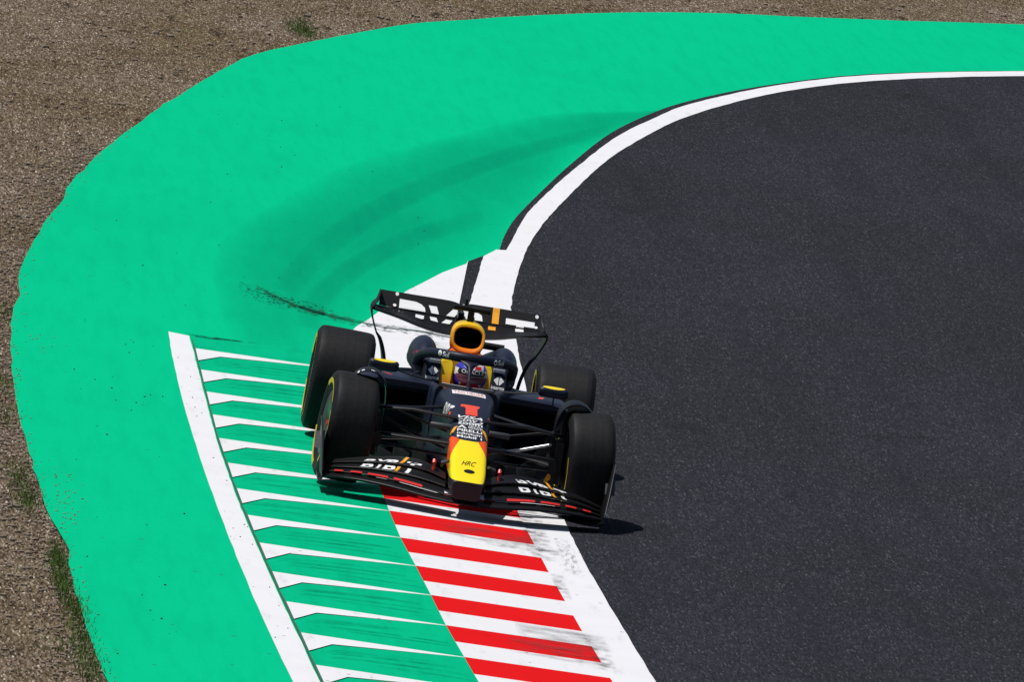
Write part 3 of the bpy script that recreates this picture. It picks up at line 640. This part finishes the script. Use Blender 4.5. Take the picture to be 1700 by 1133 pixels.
# ---- front wing
ST = [.06, .14, .30, .45, .60, .75, .88, .985]
EL = []
E1x = [1.285, 1.27, 1.215, 1.15, 1.08, 1.00, .91, .80]; E1z = [.052, .052, .060, .072, .078, .075, .062, .045]
def chain(dx, dz, gx, gz, X, Z):
    # trailing edge of an element and leading edge of the next one
    te = [(x - a, z + b) for x, z, a, b in zip(X, Z, dx, dz)]
    le = [(t[0] + gx, t[1] + gz) for t in te]; return te, [q[0] for q in le], [q[1] for q in le]
t1, X2, Z2 = chain([.16, .16, .165, .17, .17, .165, .15, .13], [.020, .022, .026, .026, .022, .018, .014, .010], .018, .010, E1x, E1z)
t2, X3, Z3 = chain([.13, .13, .135, .13, .125, .12, .11, .10], [.028, .032, .040, .036, .028, .020, .014, .008], .018, .012, X2, Z2)
t3, X4, Z4 = chain([.12, .12, .125, .12, .115, .11, .10, .09], [.025, .03, .044, .040, .030, .020, .014, .008], .018, .012, X3, Z3)
t4, _, _ = chain([.12, .12, .13, .13, .12, .11, .10, .09], [.020, .03, .046, .042, .030, .020, .012, .006], 0, 0, X4, Z4)
fw = None; elems = []
for i, (X, Z, TE, th) in enumerate(((E1x, E1z, t1, .014), (X2, Z2, t2, .009), (X3, Z3, t3, .008), (X4, Z4, t4, .007))):
    def sections(lo, hi, both):
        rows = [(s, x, z, t[0], t[1]) for s, x, z, t in zip(ST, X, Z, TE)][lo:hi]
        rows = [tuple(p) for p in cat(rows, 4)]
        if both: rows = [(-a, b, c, d, e_) for a, b, c, d, e_ in reversed(rows)] + rows
        r = []
        for s, xl, zl, xt, zt in rows:
            q = []
            nx, nz = (zt - zl), (xl - xt); L_ = math.hypot(nx, nz); nx /= L_; nz /= L_
            for u, hh in ((0, 0), (.04, .55), (.15, .9), (.35, 1.0), (.65, .6), (1, .08), (1, -.08), (.65, -.5), (.35, -.75), (.15, -.7), (.04, -.45)):
                sag = -.10 * L_ * math.sin(math.pi * u)
                q.append((xl + (xt - xl) * u + nx * (th * hh + sag), s, zl + (zt - zl) * u + nz * (th * hh + sag)))
            r.append(q)
        return r
    if i == 0:
        b = MB(); b.loft(sections(0, 8, True)); fw = b.build("front_wing", [M['carbon']], car, smooth=45); elems.append((fw, fw))
    else:
        pair_ = []
        for sg in (-1, 1):
            b = MB(); b.loft(sections(1, 8, False)); 
            if sg < 0: b.flipped()
            pair_.append(b.build("wing_flap", [M['carbon']], fw, smooth=45))
        elems.append(tuple(pair_))
# endplates with outboard dive plates
for sg in (-1, 1):
    b = MB(); r = []
    prof = [(.86, .025), (.84, .09), (.76, .19), (.62, .29), (.50, .37), (.40, .415), (.30, .41), (.25, .34), (.24, .20), (.27, .05), (.30, .012)]
    b.plate(prof, 1, sg * .985, sg * .993); b.v = [(x, y + sg * (.05 * max(0, z - .03) / .4 + .02 * max(0, .45 - x)), z) for x, y, z in b.v]
    ep = b.build("endplate", [M['carbon']], fw, smooth=None)
    b = MB(); b.plate([(.72, .016), (.74, .0), (.30, -.004), (.24, .004), (.26, .02), (.5, .025)], 1, sg * .985, sg * 1.015); b.build("footplate", [M['carbon']], ep, smooth=None)
    b = MB(); b.loft([[(.50, sg * 1.0, .205), (.48, sg * 1.0, .215), (.30, sg * 1.0, .315), (.30, sg * 1.0, .302)], [(.50, sg * 1.068, .200), (.48, sg * 1.068, .21), (.32, sg * 1.068, .300), (.32, sg * 1.068, .288)]])
    b.build("dive_plate", [M['gauze']], ep, smooth=None)
    b = MB(); b.tube([(x, sg * (.999 + .05 * max(0, z - .03) / .4 + .02 * max(0, .45 - x)), z) for x, z in prof[1:8]], .0035, n=6); b.build("edge_strip", [M['gauze']], ep)
    if sg < 0:
        decal("lettering", ep, ep, [Q([(0, 0), (.3, .0), (.3, 1), (0, 1)], M['white_d']), Q([(.38, 0), (.62, 0), (.62, .7), (.38, .7)], M['red']), Q([(.7, 0), (1, 0), (1, .9), (.7, .9)], M['white_d'])], (.33, -1.3, .275), (.13, 0, 0), (0, 0, .09), (0, 1, 0), back=.2)
# red gurney marks, adjuster knobs, wing lettering
for sg, pr_ in ((-1, 0), (1, 1)):
    it = []
    segs = [(.30, .50), (.54, .68), (.72, .80), (.85, .91)]
    for a, c in segs: it.append(Q([(0, 0), (1, 0), (.97, 1), (.03, 1)], M['red'], ((a if sg > 0 else -c), 0, (c if sg > 0 else -a), 1)))
    tgt = elems[1][pr_]
    for a, c in segs:
        dd = MB()
        rows = []
        for s in np.linspace(a, c, 6):
            x = np.interp(s, ST, X2); z = np.interp(s, ST, Z2); tx = np.interp(s, ST, [q[0] for q in t2]); tz = np.interp(s, ST, [q[1] for q in t2])
            u0, u1 = -.03, .22; rows.append([(x + (tx - x) * u0 + .012, sg * s, z + (tz - z) * u0 + .006), (x + (tx - x) * u1 + .003, sg * s, z + (tz - z) * u1 + .009)])
        dd.loft(rows, closed=False, cap=False); dd.build("red_marking", [M['red']], tgt, smooth=None)
    kn = MB(); kn.tube([(.80, sg * .232, .20), (.79, sg * .232, .262)], [.010, .010], n=8); kn.tube([(.80, sg * .232, .252), (.775, sg * .232, .275)], [.016, .014], n=10); kn.build("adjuster_knob", [M['red']], fw)
# wing lettering BYBIT split over the last two elements
def on_elem(sg, Xs, Zs, TE, off=.0075):
    def f(s, u):   # s: span, u: 0 leading .. 1 trailing
        s_ = abs(s); x = np.interp(s_, ST, Xs); z = np.interp(s_, ST, Zs); tx = np.interp(s_, ST, [q[0] for q in TE]); tz = np.interp(s_, ST, [q[1] for q in TE])
        nx, nz = (tz - z), (x - tx); L_ = math.hypot(nx, nz); sag = -.10 * L_ * math.sin(math.pi * u)
        hh = float(np.interp(u, [0, .04, .15, .35, .65, 1], [0, .55, .9, 1, .6, .08]))
        o = .008 * hh + sag + .0035
        return (x + (tx - x) * u + nx / L_ * o, s, z + (tz - z) * u + nz / L_ * o)
    return f
def wing_word(tgt, fn, y0, y1, u0, u1, cutlo, cuthi, slant):
    # the lower or upper slice of the word, laid on the element's own surface
    mb_ = MB(); word = [("B", 0, .21), ("Y", .20, .43), ("B", .41, .62), ("I", .64, .70), ("T", .74, 1.0)]
    for ch, a, c in word:
        if ch == "I":
            vs, fs = [(0, 0), (1, 0), (1, 1), (0, 1)], [(0, 1, 2, 3)]; ylo, yhi = (-.1, 1.45)
        else: vs, fs = glyphs(ch, 0, .035); ylo, yhi = (0, 1)
        bm = bmesh.new(); bv = [bm.verts.new((a + (c - a) * x, ylo + (yhi - ylo) * y, 0)) for x, y in vs]
        for f in fs:
            try: bm.faces.new([bv[i] for i in f])
            except ValueError: pass
        lim = cuthi if ch != "I" or cuthi < 1 else 1.45
        for co, no in (((0, cutlo, 0), (0, -1, 0)), ((0, lim, 0), (0, 1, 0))):
            g = list(bm.verts) + list(bm.edges) + list(bm.faces); bmesh.ops.bisect_plane(bm, geom=g, plane_co=co, plane_no=no, clear_outer=True)
        bmesh.ops.triangulate(bm, faces=bm.faces)
        for _ in range(2):
            es = [e for e in bm.edges if e.calc_length() > .12]
            if es: bmesh.ops.subdivide_edges(bm, edges=es, cuts=1); bmesh.ops.triangulate(bm, faces=bm.faces)
        bm.verts.index_update(); P = []
        for q in bm.verts:
            t_ = (q.co.y - cutlo) / (cuthi - cutlo); s = y0 + (y1 - y0) * q.co.x + slant * (q.co.y - .5); P.append(fn(s, max(.02, min(.98, u0 + (u1 - u0) * t_))))
        mb_.add(P, [tuple(v.index for v in f.verts) for f in bm.faces], 1 if ch == "I" else 0); bm.free()
    return mb_.build("lettering", [M['white_d'], M['orange']], tgt, smooth=None)
wing_word(elems[2][0], on_elem(-1, X3, Z3, t3), -.715, -.345, .10, .86, 0.0, .5, .05)
wing_word(elems[3][0], on_elem(-1, X4, Z4, t4), -.715, -.335, .08, .62, .5, 1.0, .05)
wing_word(elems[2][1], on_elem(1, X3, Z3, t3), .375, .745, .10, .86, 0.0, .5, -.05)
wing_word(elems[3][1], on_elem(1, X4, Z4, t4), .375, .745, .08, .62, .5, 1.0, -.05)
b = MB(); b.loft([[(.09, .575, .17), (.09, .60, .24), (.10, .63, .262), (.11, .635, .225), (.10, .60, .18)], [(.085, .575, .17), (.085, .60, .24), (.095, .63, .262), (.105, .635, .225), (.095, .60, .18)]]); b.build("brake_duct_fin", [M['orange']], car, smooth=None)

# ---- rear wing
def rw_elem(rows, th, name, parent):
    rows = [tuple(p) for p in cat(rows, 4)]; rows = [(-a, b_, c, d, e_) for a, b_, c, d, e_ in reversed(rows) if a > 1e-6] + rows; r = []
    for s, xl, zl, xt, zt in rows:
        q = []; nx, nz = (zt - zl), (xl - xt); L_ = math.hypot(nx, nz); nx /= L_; nz /= L_
        for u, hh in ((0, 0), (.05, .55), (.2, .9), (.5, .8), (1, .08), (1, -.08), (.5, -.6), (.2, -.8), (.05, -.5)):
            sag = -.08 * L_ * math.sin(math.pi * u); q.append((xl + (xt - xl) * u + nx * (th * hh + sag), s, zl + (zt - zl) * u + nz * (th * hh + sag)))
        r.append(q)
    b = MB(); b.loft(r); return b.build(name, [M['carbon']], parent, smooth=45)
main = rw_elem([(0, -3.93, .770, -4.20, .874), (.15, -3.93, .772, -4.20, .875), (.30, -3.94, .795, -4.20, .876), (.45, -3.96, .835, -4.20, .878), (.58, -3.99, .862, -4.20, .88), (.645, -4.02, .872, -4.2, .888)], .016, "rear_wing", car)
flap = rw_elem([(0, -4.192, .876, -4.33, .972), (.07, -4.192, .876, -4.335, .985), (.2, -4.192, .876, -4.335, .987), (.45, -4.192, .879, -4.335, .987), (.60, -4.192, .884, -4.335, .987)], .009, "rear_wing_flap", main)
for sg in (-1, 1):
    b = MB(); r = []
    for y, z, x0, x1 in cat([(.602, .988, -4.35, -4.20), (.606, .955, -4.36, -4.14), (.618, .915, -4.37, -4.08), (.642, .885, -4.38, -4.02), (.650, .845, -4.38, -4.02), (.626, .77, -4.37, -4.06), (.585, .68, -4.34, -4.10), (.545, .60, -4.32, -4.06), (.515, .50, -4.32, -4.0), (.50, .38, -4.32, -3.95), (.50, .20, -4.3, -3.9)], 4):
        lean = .020 if z < .66 else 0
        r.append([(x0, sg * (y - .004), z), (x1, sg * (y - .006 - lean), z + .002), (x1 + .006, sg * (y - lean), z), (x1, sg * (y + .006 - lean * .3), z - .002), (x0, sg * (y + .004), z)])
    b.loft(r); b.build("endplate", [M['carbon']], main, smooth=45)
b = MB(); b.box((-4.12, 0, .90), (.10, .022, .035)); b.tube([(-4.16, -.03, .64), (-4.02, -.03, .72), (-3.98, -.03, .80), (-4.05, -.03, .88)], .03, flat=.3, up=(1, 0, 0), n=8); b.tube([(-4.16, .03, .64), (-4.02, .03, .72), (-3.98, .03, .80), (-4.05, .03, .88)], .03, flat=.3, up=(1, 0, 0), n=8)
b.build("wing_support", [M['carbon']], main)
rw_elem([(0, -4.0, .44, -4.2, .47), (.3, -4.0, .42, -4.2, .46), (.50, -4.0, .38, -4.2, .43)], .012, "beam_wing", main)
b = MB(); b.box((-4.33, 0, .33), (.03, .045, .05)); b.build("rain_light", [M['red']], car, smooth=None)
main.location = (0, .01, 0)
# rear wing lettering
def rw_fn(xl, zl, xt, zt, th):
    def f(s, u):
        a = abs(s); XL = np.interp(a, *xl); ZL = np.interp(a, *zl); nx, nz = (zt - ZL), (XL - xt); L_ = math.hypot(nx, nz)
        hh = float(np.interp(u, [0, .05, .2, .5, 1], [0, .55, .9, .8, .08])); o = th * hh - .08 * L_ * math.sin(math.pi * u) + .004
        return (XL + (xt - XL) * u + nx / L_ * o, s, ZL + (zt - ZL) * u + nz / L_ * o)
    return f
ff = rw_fn(([0, 1], [-4.192, -4.192]), ([0, .6], [.876, .884]), -4.335, .987, .009)
mf = rw_fn(([0, .3, .45, .58], [-3.93, -3.94, -3.96, -3.99]), ([0, .15, .30, .45, .58], [.770, .772, .795, .835, .862]), -4.20, .877, .018)
def bar(fn, polys, tgt, mats_):
    mb_ = MB()
    for mi, poly in polys:
        bm = bmesh.new(); vs = [bm.verts.new((x, y, 0)) for x, y in poly]; bm.faces.new(vs); bmesh.ops.triangulate(bm, faces=bm.faces)
        for _ in range(2):
            es = [e for e in bm.edges if e.calc_length() > .08]
            if es: bmesh.ops.subdivide_edges(bm, edges=es, cuts=1); bmesh.ops.triangulate(bm, faces=bm.faces)
        bm.verts.index_update(); mb_.add([fn(v.co.x, v.co.y) for v in bm.verts], [tuple(v.index for v in f.verts) for f in bm.faces], mi); bm.free()
    return mb_.build("lettering", mats_, tgt, smooth=None)
Bup = lambda a: [(a, .02), (a, .60), (a + .10, .60), (a + .145, .52), (a + .165, .36), (a + .165, .02)]
bar(ff, [(0, [(-.452, .0), (-.452, .62), (-.33, .60), (-.29, .50), (-.262, .30), (-.255, .02)]),
         (0, [(-.235, .52), (-.175, .52), (-.155, .02), (-.21, .02)]), (0, [(-.055, .52), (.0, .52), (-.04, .02), (-.10, .02)]),
         (0, [(.022, .02), (.022, .62), (.12, .60), (.16, .42), (.17, .02), (.11, .02), (.11, .20), (.075, .3), (.075, .02)]),
         (1, [(.238, .0), (.238, .98), (.288, .98), (.288, .0)]), (0, [(.34, .08), (.34, .50), (.553, .50), (.553, .08), (.475, .08), (.475, .0), (.42, .0), (.42, .08)]),
         ] + [(0, [(cx0 + .013 * math.cos(a), cu + .10 * math.sin(a)) for a in [2 * math.pi * k / 12 for k in range(12)]]) for cx0, cu in ((-.475, .87), (-.485, .12), (0.018, .80), (.018, .1), (.565, .86), (.565, .15))], flap, [M['white_d'], M['orange']])
bar(mf, [(0, [(-.47, .72), (-.47, .80), (-.42, .80), (-.42, .72)]), (0, [(-.325, .62), (-.325, .82), (-.262, .82), (-.262, .66), (-.275, .60)]), (0, [(-.21, .66), (-.155, .64), (-.17, .84), (-.22, .84)]), (0, [(-.13, .64), (-.07, .64), (-.05, .84), (-.10, .84)]),
         (1, [(.215, .64), (.270, .64), (.27, .84), (.215, .84)]), (0, [(.415, .66), (.475, .66), (.475, .90), (.415, .90)])], main, [M['white_d'], M['orange']])

# rear suspension and driveshafts
for sg in (-1, 1):
    for p, q in (((-3.5, .12, .42), (-3.6, .62, .46)), ((-3.8, .12, .40), (-3.62, .62, .45)), ((-3.4, .12, .2), (-3.6, .62, .2)), ((-3.85, .12, .2), (-3.6, .62, .19)), ((-3.6, .1, .335), (-3.6, .62, .335))):
        b = MB(); b.tube([(p[0], sg * p[1], p[2]), (q[0], sg * q[1], q[2])], .022, flat=.4, n=10); b.build("suspension_arm", [M['carbon']], car)

# ---- lettering on the nose
nt_ = []
rows = [("VISA", .865, 1.0, .35, .022), ("CDW", .715, .835, .3, .018), ("zoom", .585, .68, 0, .018), (None, 0, 0, 0, 0), ("PIRELLI", .285, .395, 0, .025), ("infinitum", .15, .255, 0, .015), ("Mobil 1", 0.0, .115, 0, .025)]
for s, v0, v1, shr, bd in rows:
    if s == "CDW": nt_.append(T(s, (0, v0, .80, v1), shear=.3, bold=bd)); nt_.append(Q([(.3, -.25), (.8, -.28), (1.0, .15), (1.02, .55), (.86, .95), (.95, .5), (.92, .2), (.78, -.06)], M['white_d'], (0, v0, 1, v1)))
    elif s: nt_.append(T(s, (0, v0, 1, v1), shear=shr, bold=bd))
nt_.append(Q([(0, 0), (.5, 1), (1, 0), (.72, 0), (.5, .45), (.3, .1)], M['white_d'], (0, .425, .38, .56)))
nt_.append(T("ARCTIC", (.42, .495, 1, .55), bold=.02)); nt_.append(T("WOLF", (.42, .425, 1, .48), bold=.02))
decal("lettering", chassis, chassis, nt_, (.435, -.088, .2), (0, .178, 0), (-.385, 0, 0), (0, 0, -1), back=.8)
one = [Q([(0, .72), (.06, 1), (1.0, 1), (.94, .74), (.86, .66), (.86, 0), (.27, 0), (.27, .62), (.2, .72)], M['redor'])]
decal("race_number", chassis, chassis, one, (.03, -.072, .2), (0, .142, 0), (-.25, 0, 0), (0, 0, -1), back=.8)
decal("lettering", chassis, chassis, [T("HRC", (0, .6, 1, 1), M['black'], .5, .0), Q(disc(18), M['black'], (.18, -.05, .92, .28))], (1.12, -.052, .2), (0, .105, 0), (-.20, 0, 0), (0, 0, -1), back=.8)
for sg in (-1, 1):
    decal("orange_flash", chassis, chassis, [Q([(0, 0), (.25, .1), (1, 1), (.55, .9), (.1, .5)] if sg < 0 else [(1, 0), (.9, .5), (.45, .9), (0, 1), (.75, .1)], M['orange'])], (.40, (-.138 if sg < 0 else .085), .2), (0, .053, 0), (-.16, 0, 0), (0, 0, -1), back=.8)
    decal("red_flash", chassis, chassis, [Q([(0, 1), (.5, 1.1), (1, .6), (1, 0)] if sg < 0 else [(1, 1), (.5, 1.1), (0, .6), (0, 0)], M['redor'])], (-.12, sg * .5, .50), (.12, 0, 0), (0, 0, .05), (0, -sg, 0), back=.2)
decal("lettering", chassis, chassis, [Q([(0, 0), (1, 0), (1, 1), (0, 1)], M['white_d']), T("TAG HEUER", (.05, .18, .95, .85), M['red'], 0, .0)], (-.60, -.12, .2), (0, .24, 0), (-.20, 0, 0), (0, 0, -1), back=.8)
decal("lettering", chassis, chassis, [T("BYBIT", (0, 0, 1, 1), shear=.2)], (-.42, -.5, .50), (.30, 0, 0), (0, 0, .09), (0, 1, 0), back=.2)
# shoulder panels
for o, y0 in ((sh[0], -.288), (sh[1], .188)):
    it = [Q([(.0, .5), (.38, 1), (.46, .96), (.46, .04), (.38, 0)], M['white_d'], (.15, .38, .92, .95)), Q([(1, .5), (.62, 1), (.54, .96), (.54, .04), (.62, 0)], M['white_d'], (.15, .38, .92, .95)), T("interma", (.02, .08, 1, .32), bold=.02)]
    decal("lettering", o, o, it, (-1.4, y0, .622), (0, .098, 0), (0, 0, .105), (-1, 0, 0), back=.2)
    b = MB(); b.box((-1.635, y0 + (.055 if y0 < 0 else .045), .760), (.012, .042, .010)); b.build("padding", [M['white_d']], o, smooth=None)
for sg in (-1, 1):
    y0 = -.235 if sg < 0 else .165
    decal("lettering", halo, halo, [Q(disc(14), M['white_d'], (0, 0, .33, 1)), Q(disc(14), M['navy'], (.07, .15, .26, .7)), T("Sui", (.42, .05, 1, .95), bold=.02)], (-1.1, y0, .828), (0, .075, 0), (0, 0, .042), (-1, 0, 0), back=.2)
for sg, o in ((-1, bul[0]), (1, bul[1])):
    decal("lettering", o, o, [T("ORACLE", (0, 0, 1, 1), M['red'], .1, .0)], (-1.85, sg * .31 - .07, .795), (0, .14, 0), (0, 0, .022), (-1, 0, -.2), back=.3)
    pd = pods[0 if sg < 0 else 1]
    decal("red_flash", pd, pd, [Q([(0, 1), (.3, .9), (1, .0), (.6, .15)] if sg < 0 else [(.3, 0), (.8, .1), (1, 1), (.5, .9)], M['redor'])], (-1.34, (-.60 if sg < 0 else .50), .2), (0, .075, 0), (-.14, 0, 0), (0, 0, -1), back=.8)
# small stays and bright seams beside the bulges
for sg in (-1, 1):
    b = MB(); b.tube([(-1.72, sg * .33, .66), (-1.76, sg * .375, .625), (-1.8, sg * .42, .60)], .006, n=6); b.build("edge_seam", [M['gauze']], car)

# ------------------------------------------------------------------ the driver
drv = None
def skin_obj(name, verts, edges, radii, mat, parent=None, sub=2):
    me = bpy.data.meshes.new(name); me.from_pydata(verts, edges, []); o = bpy.data.objects.new(name, me); col.objects.link(o)
    o.modifiers.new("s", 'SKIN'); 
    for i, v in enumerate(me.skin_vertices[0].data): v.radius = radii[i] if isinstance(radii[i], tuple) else (radii[i], radii[i]); v.use_root = (i == 0)
    ss = o.modifiers.new("d", 'SUBSURF'); ss.levels = sub; ss.render_levels = sub
    dg = bpy.context.evaluated_depsgraph_get(); dg.update(); m2 = bpy.data.meshes.new_from_object(o.evaluated_get(dg))
    o.modifiers.clear(); old = o.data; o.data = m2; bpy.data.meshes.remove(old); m2.materials.clear(); m2.materials.append(mat)
    for p in m2.polygons: p.use_smooth = True
    if parent is not None: o.parent = parent
    return o
V_ = [(-1.62, 0, .20), (-1.70, 0, .32), (-1.76, 0, .44), (-1.77, 0, .53), (-1.76, .01, .585), (-1.75, .02, .64)]; RD = [(.15, .11), (.15, .12), (.17, .12), (.15, .10), .06, .06]
ED = [(i, i + 1) for i in range(5)]
for sg in (-1, 1):
    k = len(V_); V_ += [(-1.75, sg * .165, .50), (-1.62, sg * .20, .40), (-1.42, sg * .165, .43), (-1.28, sg * .13, .535), (-1.245, sg * .125, .565)]; RD += [.062, .048, .042, .03, .032]
    ED += [(3, k), (k, k + 1), (k + 1, k + 2), (k + 2, k + 3), (k + 3, k + 4)]
    for j in range(4):   # fingers closed round the rim
        f0 = len(V_); dz = .022 - j * .016; V_ += [(-1.215, sg * .133, .575 + dz), (-1.198, sg * .118, .575 + dz), (-1.212, sg * .102, .573 + dz)]; RD += [.0095, .009, .008]; ED += [(k + 4, f0), (f0, f0 + 1), (f0 + 1, f0 + 2)]
    f0 = len(V_); V_ += [(-1.245, sg * .105, .590), (-1.232, sg * .085, .598)]; RD += [.011, .009]; ED += [(k + 4, f0), (f0, f0 + 1)]
    h0 = len(V_); V_ += [(-1.35, sg * .10, .24), (-.95, sg * .09, .36), (-.45, sg * .08, .28)]; RD += [.085, .06, .045]; ED += [(0, h0), (h0, h0 + 1), (h0 + 1, h0 + 2)]
drv = skin_obj("person", V_, ED, RD, M['suit'])
drv.location = car.location; drv.rotation_euler = car.rotation_euler
top(drv, "racing driver in a blue, white and red helmet sitting in the cockpit", "person")
# helmet
hc = Vector((-1.70, .042, .683)); hr = (.150, .134, .130)
bm = bmesh.new(); bmesh.ops.create_uvsphere(bm, u_segments=72, v_segments=48, radius=1.0)
vs = [];
for v in bm.verts:
    x, y, z = v.co; 
    if z < -.55: x *= 1.06; z = -.55 + (z + .55) * .75
    if x > 0 and z < -.1: x *= 1.0 + .12 * min(1, (-z - .1) * 3)
    vs.append(Vector((x, y, z)))
yaw = Matrix.Rotation(math.radians(-3), 3, 'Z')
hv = [tuple(hc + yaw @ Vector((v.x * hr[0], v.y * hr[1], v.z * hr[2]))) for v in vs]
hf = []; hm = []
for f in bm.faces:
    c = f.calc_center_median(); hf.append(tuple(v.index for v in f.verts)); x, y, z = c; a = abs(y)
    if x > .30 and -.30 < z < .16 and a < .80 - max(0, -z) * .6: m_ = 2
    elif x > .15 and .16 <= z < .44 and a < .72: m_ = 4
    elif z >= .44: m_ = 0 if (a > .12 and z < .93 and y < 0) or (z > .80) else (1 if a < .6 else 0)
    elif z < -.30 and x > .2 and a < .50: m_ = 3
    elif z < -.30 and x > .0 and .50 <= a < .58: m_ = 1
    elif z < -.55 and x > -.1 and a >= .66: m_ = 1
    elif -.75 < z < .06 and x > -.2: m_ = 0
    elif .0 <= z < .5: m_ = 1
    elif z < -.75: m_ = 1
    else: m_ = 0
    hm.append(m_)
bm.free()
hel = link("helmet", hv, hf, [M['hblue'], M['hwhite'], M['visor'], M['hred'], M['black']], hm, drv, 60)
decal("lettering", hel, hel, [T("ORACLE", (0, 0, 1, 1), bold=.0)], (-1.4, -.078 + .042, .712), (0, .165, 0), (0, 0, .026), (-1, 0, 0), back=.3, off=.002)
decal("lettering", hel, hel, [Q([(0, 0), (1, 0), (.9, 1), (.15, 1)], M['hred'])], (-1.4, .055, .748), (0, .05, 0), (0, 0, .022), (-1, 0, 0), back=.3, off=.002)


# ------------------------------------------------------------------ loose stones, crumbs of rubber and grass along the gravel edge
def lumps(name, pts, mat, label=None):
    ico = bmesh.new(); bmesh.ops.create_icosphere(ico, subdivisions=1, radius=1.0); iv = [v.co.copy() for v in ico.verts]; fi = [tuple(v.index for v in f.verts) for f in ico.faces]; ico.free()
    b = MB(); rnd = random.Random(11)
    for x, y, z, r in pts:
        q = Matrix.Rotation(rnd.uniform(0, 6.3), 3, 'Z') @ Matrix.Diagonal((rnd.uniform(.7, 1.5), rnd.uniform(.6, 1.1), rnd.uniform(.4, .8)))
        b.add([Vector((x, y, z)) + q @ (v * r * rnd.uniform(.8, 1.15)) for v in iv], fi)
    o = b.build(name, [mat], None, smooth=None); o['kind'] = 'stuff'
    if label: top(o, label[0], label[1])
    return o
rnd = random.Random(5); GEs = smooth_line(GE[4:-3], 4)
def gy(X):
    return min(((abs(x - X), y) for x, y in GEs))[1]
pts = []
for _ in range(2600):
    X = rnd.uniform(-30, 15); r = rnd.choice((.006, .008, .01, .014, .02)); pts.append((X, gy(X) - abs(rnd.gauss(0, .25)) - .01, -.012, r * 1.2))
for _ in range(260):
    X = rnd.uniform(-32, 15); pts.append((X, gy(X) + abs(rnd.gauss(0, .05)), .003, rnd.uniform(.003, .009)))
for X0, Y0, k, sp in ((1.9, -2.87, 20, .5), (3.2, -2.86, 40, .6), (4.3, -2.82, 30, .5), (-9.3, -3.0, 16, .6)):
    for _ in range(k): pts.append((rnd.gauss(X0, sp), Y0 + abs(rnd.gauss(0, .09)), .003, rnd.uniform(.003, .009)))
for _ in range(420):
    i = rnd.randrange(2, len(GEs) - 2); x, y = GEs[i]; d = abs(rnd.gauss(0, 1.6)) + .2
    if x < -32: pts.append((x - d * .8, y - d * .6, -.01, rnd.uniform(.02, .05)))
    else: pts.append((x + rnd.gauss(0, .3), y - d, -.012, rnd.uniform(.015, .035)))
lumps("loose_stones", pts, M['stone'], ("small brown stones scattered over the gravel and along the edge of the green paint", "gravel"))
pts = []
for _ in range(80): X = rnd.uniform(-42, 13); pts.append((X, rnd.uniform(-2.7 if X > -25 else -1.2, -1.95 if X > -12 else .6), .004, rnd.uniform(.003, .009)))
for _ in range(30): X = rnd.uniform(-10, 12); pts.append((X, KOL(X) + rnd.uniform(.01, .2), .008, rnd.uniform(.003, .007)))
lumps("rubber_crumbs", pts, M['black'], ("dark crumbs of tyre rubber lying on the green run-off paint", "debris"))
b = MB()
for X0, Y0, k, sx, sy in ((-50.1, .0, 260, .8, .10), (-49.4, .05, 160, .5, .06), (7.07, -2.86, 340, .55, .035), (8.6, -2.83, 300, .5, .03), (3.3, -3.04, 220, .5, .05), (1.7, -3.1, 160, .6, .05), (9.9, -2.75, 260, .5, .045), (11.7, -2.73, 240, .6, .045), (13.2, -2.68, 200, .6, .05), (-4.9, -3.2, 80, .6, .04), (-11, -3.2, 70, .6, .05), (-2.5, -3.18, 80, .6, .05), (12.5, -2.85, 50, .5, .06)):
    for _ in range(int(k * 1.7)):
        x, y = rnd.gauss(X0, sx), rnd.gauss(Y0, sy); h = rnd.uniform(.02, .06); a = rnd.uniform(0, 6.3); wv = .004; lx, ly = rnd.gauss(0, .015), rnd.gauss(0, .015)
        b.add([(x - wv * math.cos(a), y - wv * math.sin(a), -.018), (x + wv * math.cos(a), y + wv * math.sin(a), -.018), (x + lx, y + ly, -.018 + h)], [(0, 1, 2)])
gs = b.build("grass", [M['grassm']], None, smooth=None); gs['kind'] = 'stuff'; top(gs, "thin green grass tufts growing where the gravel meets the green paint", "grass")
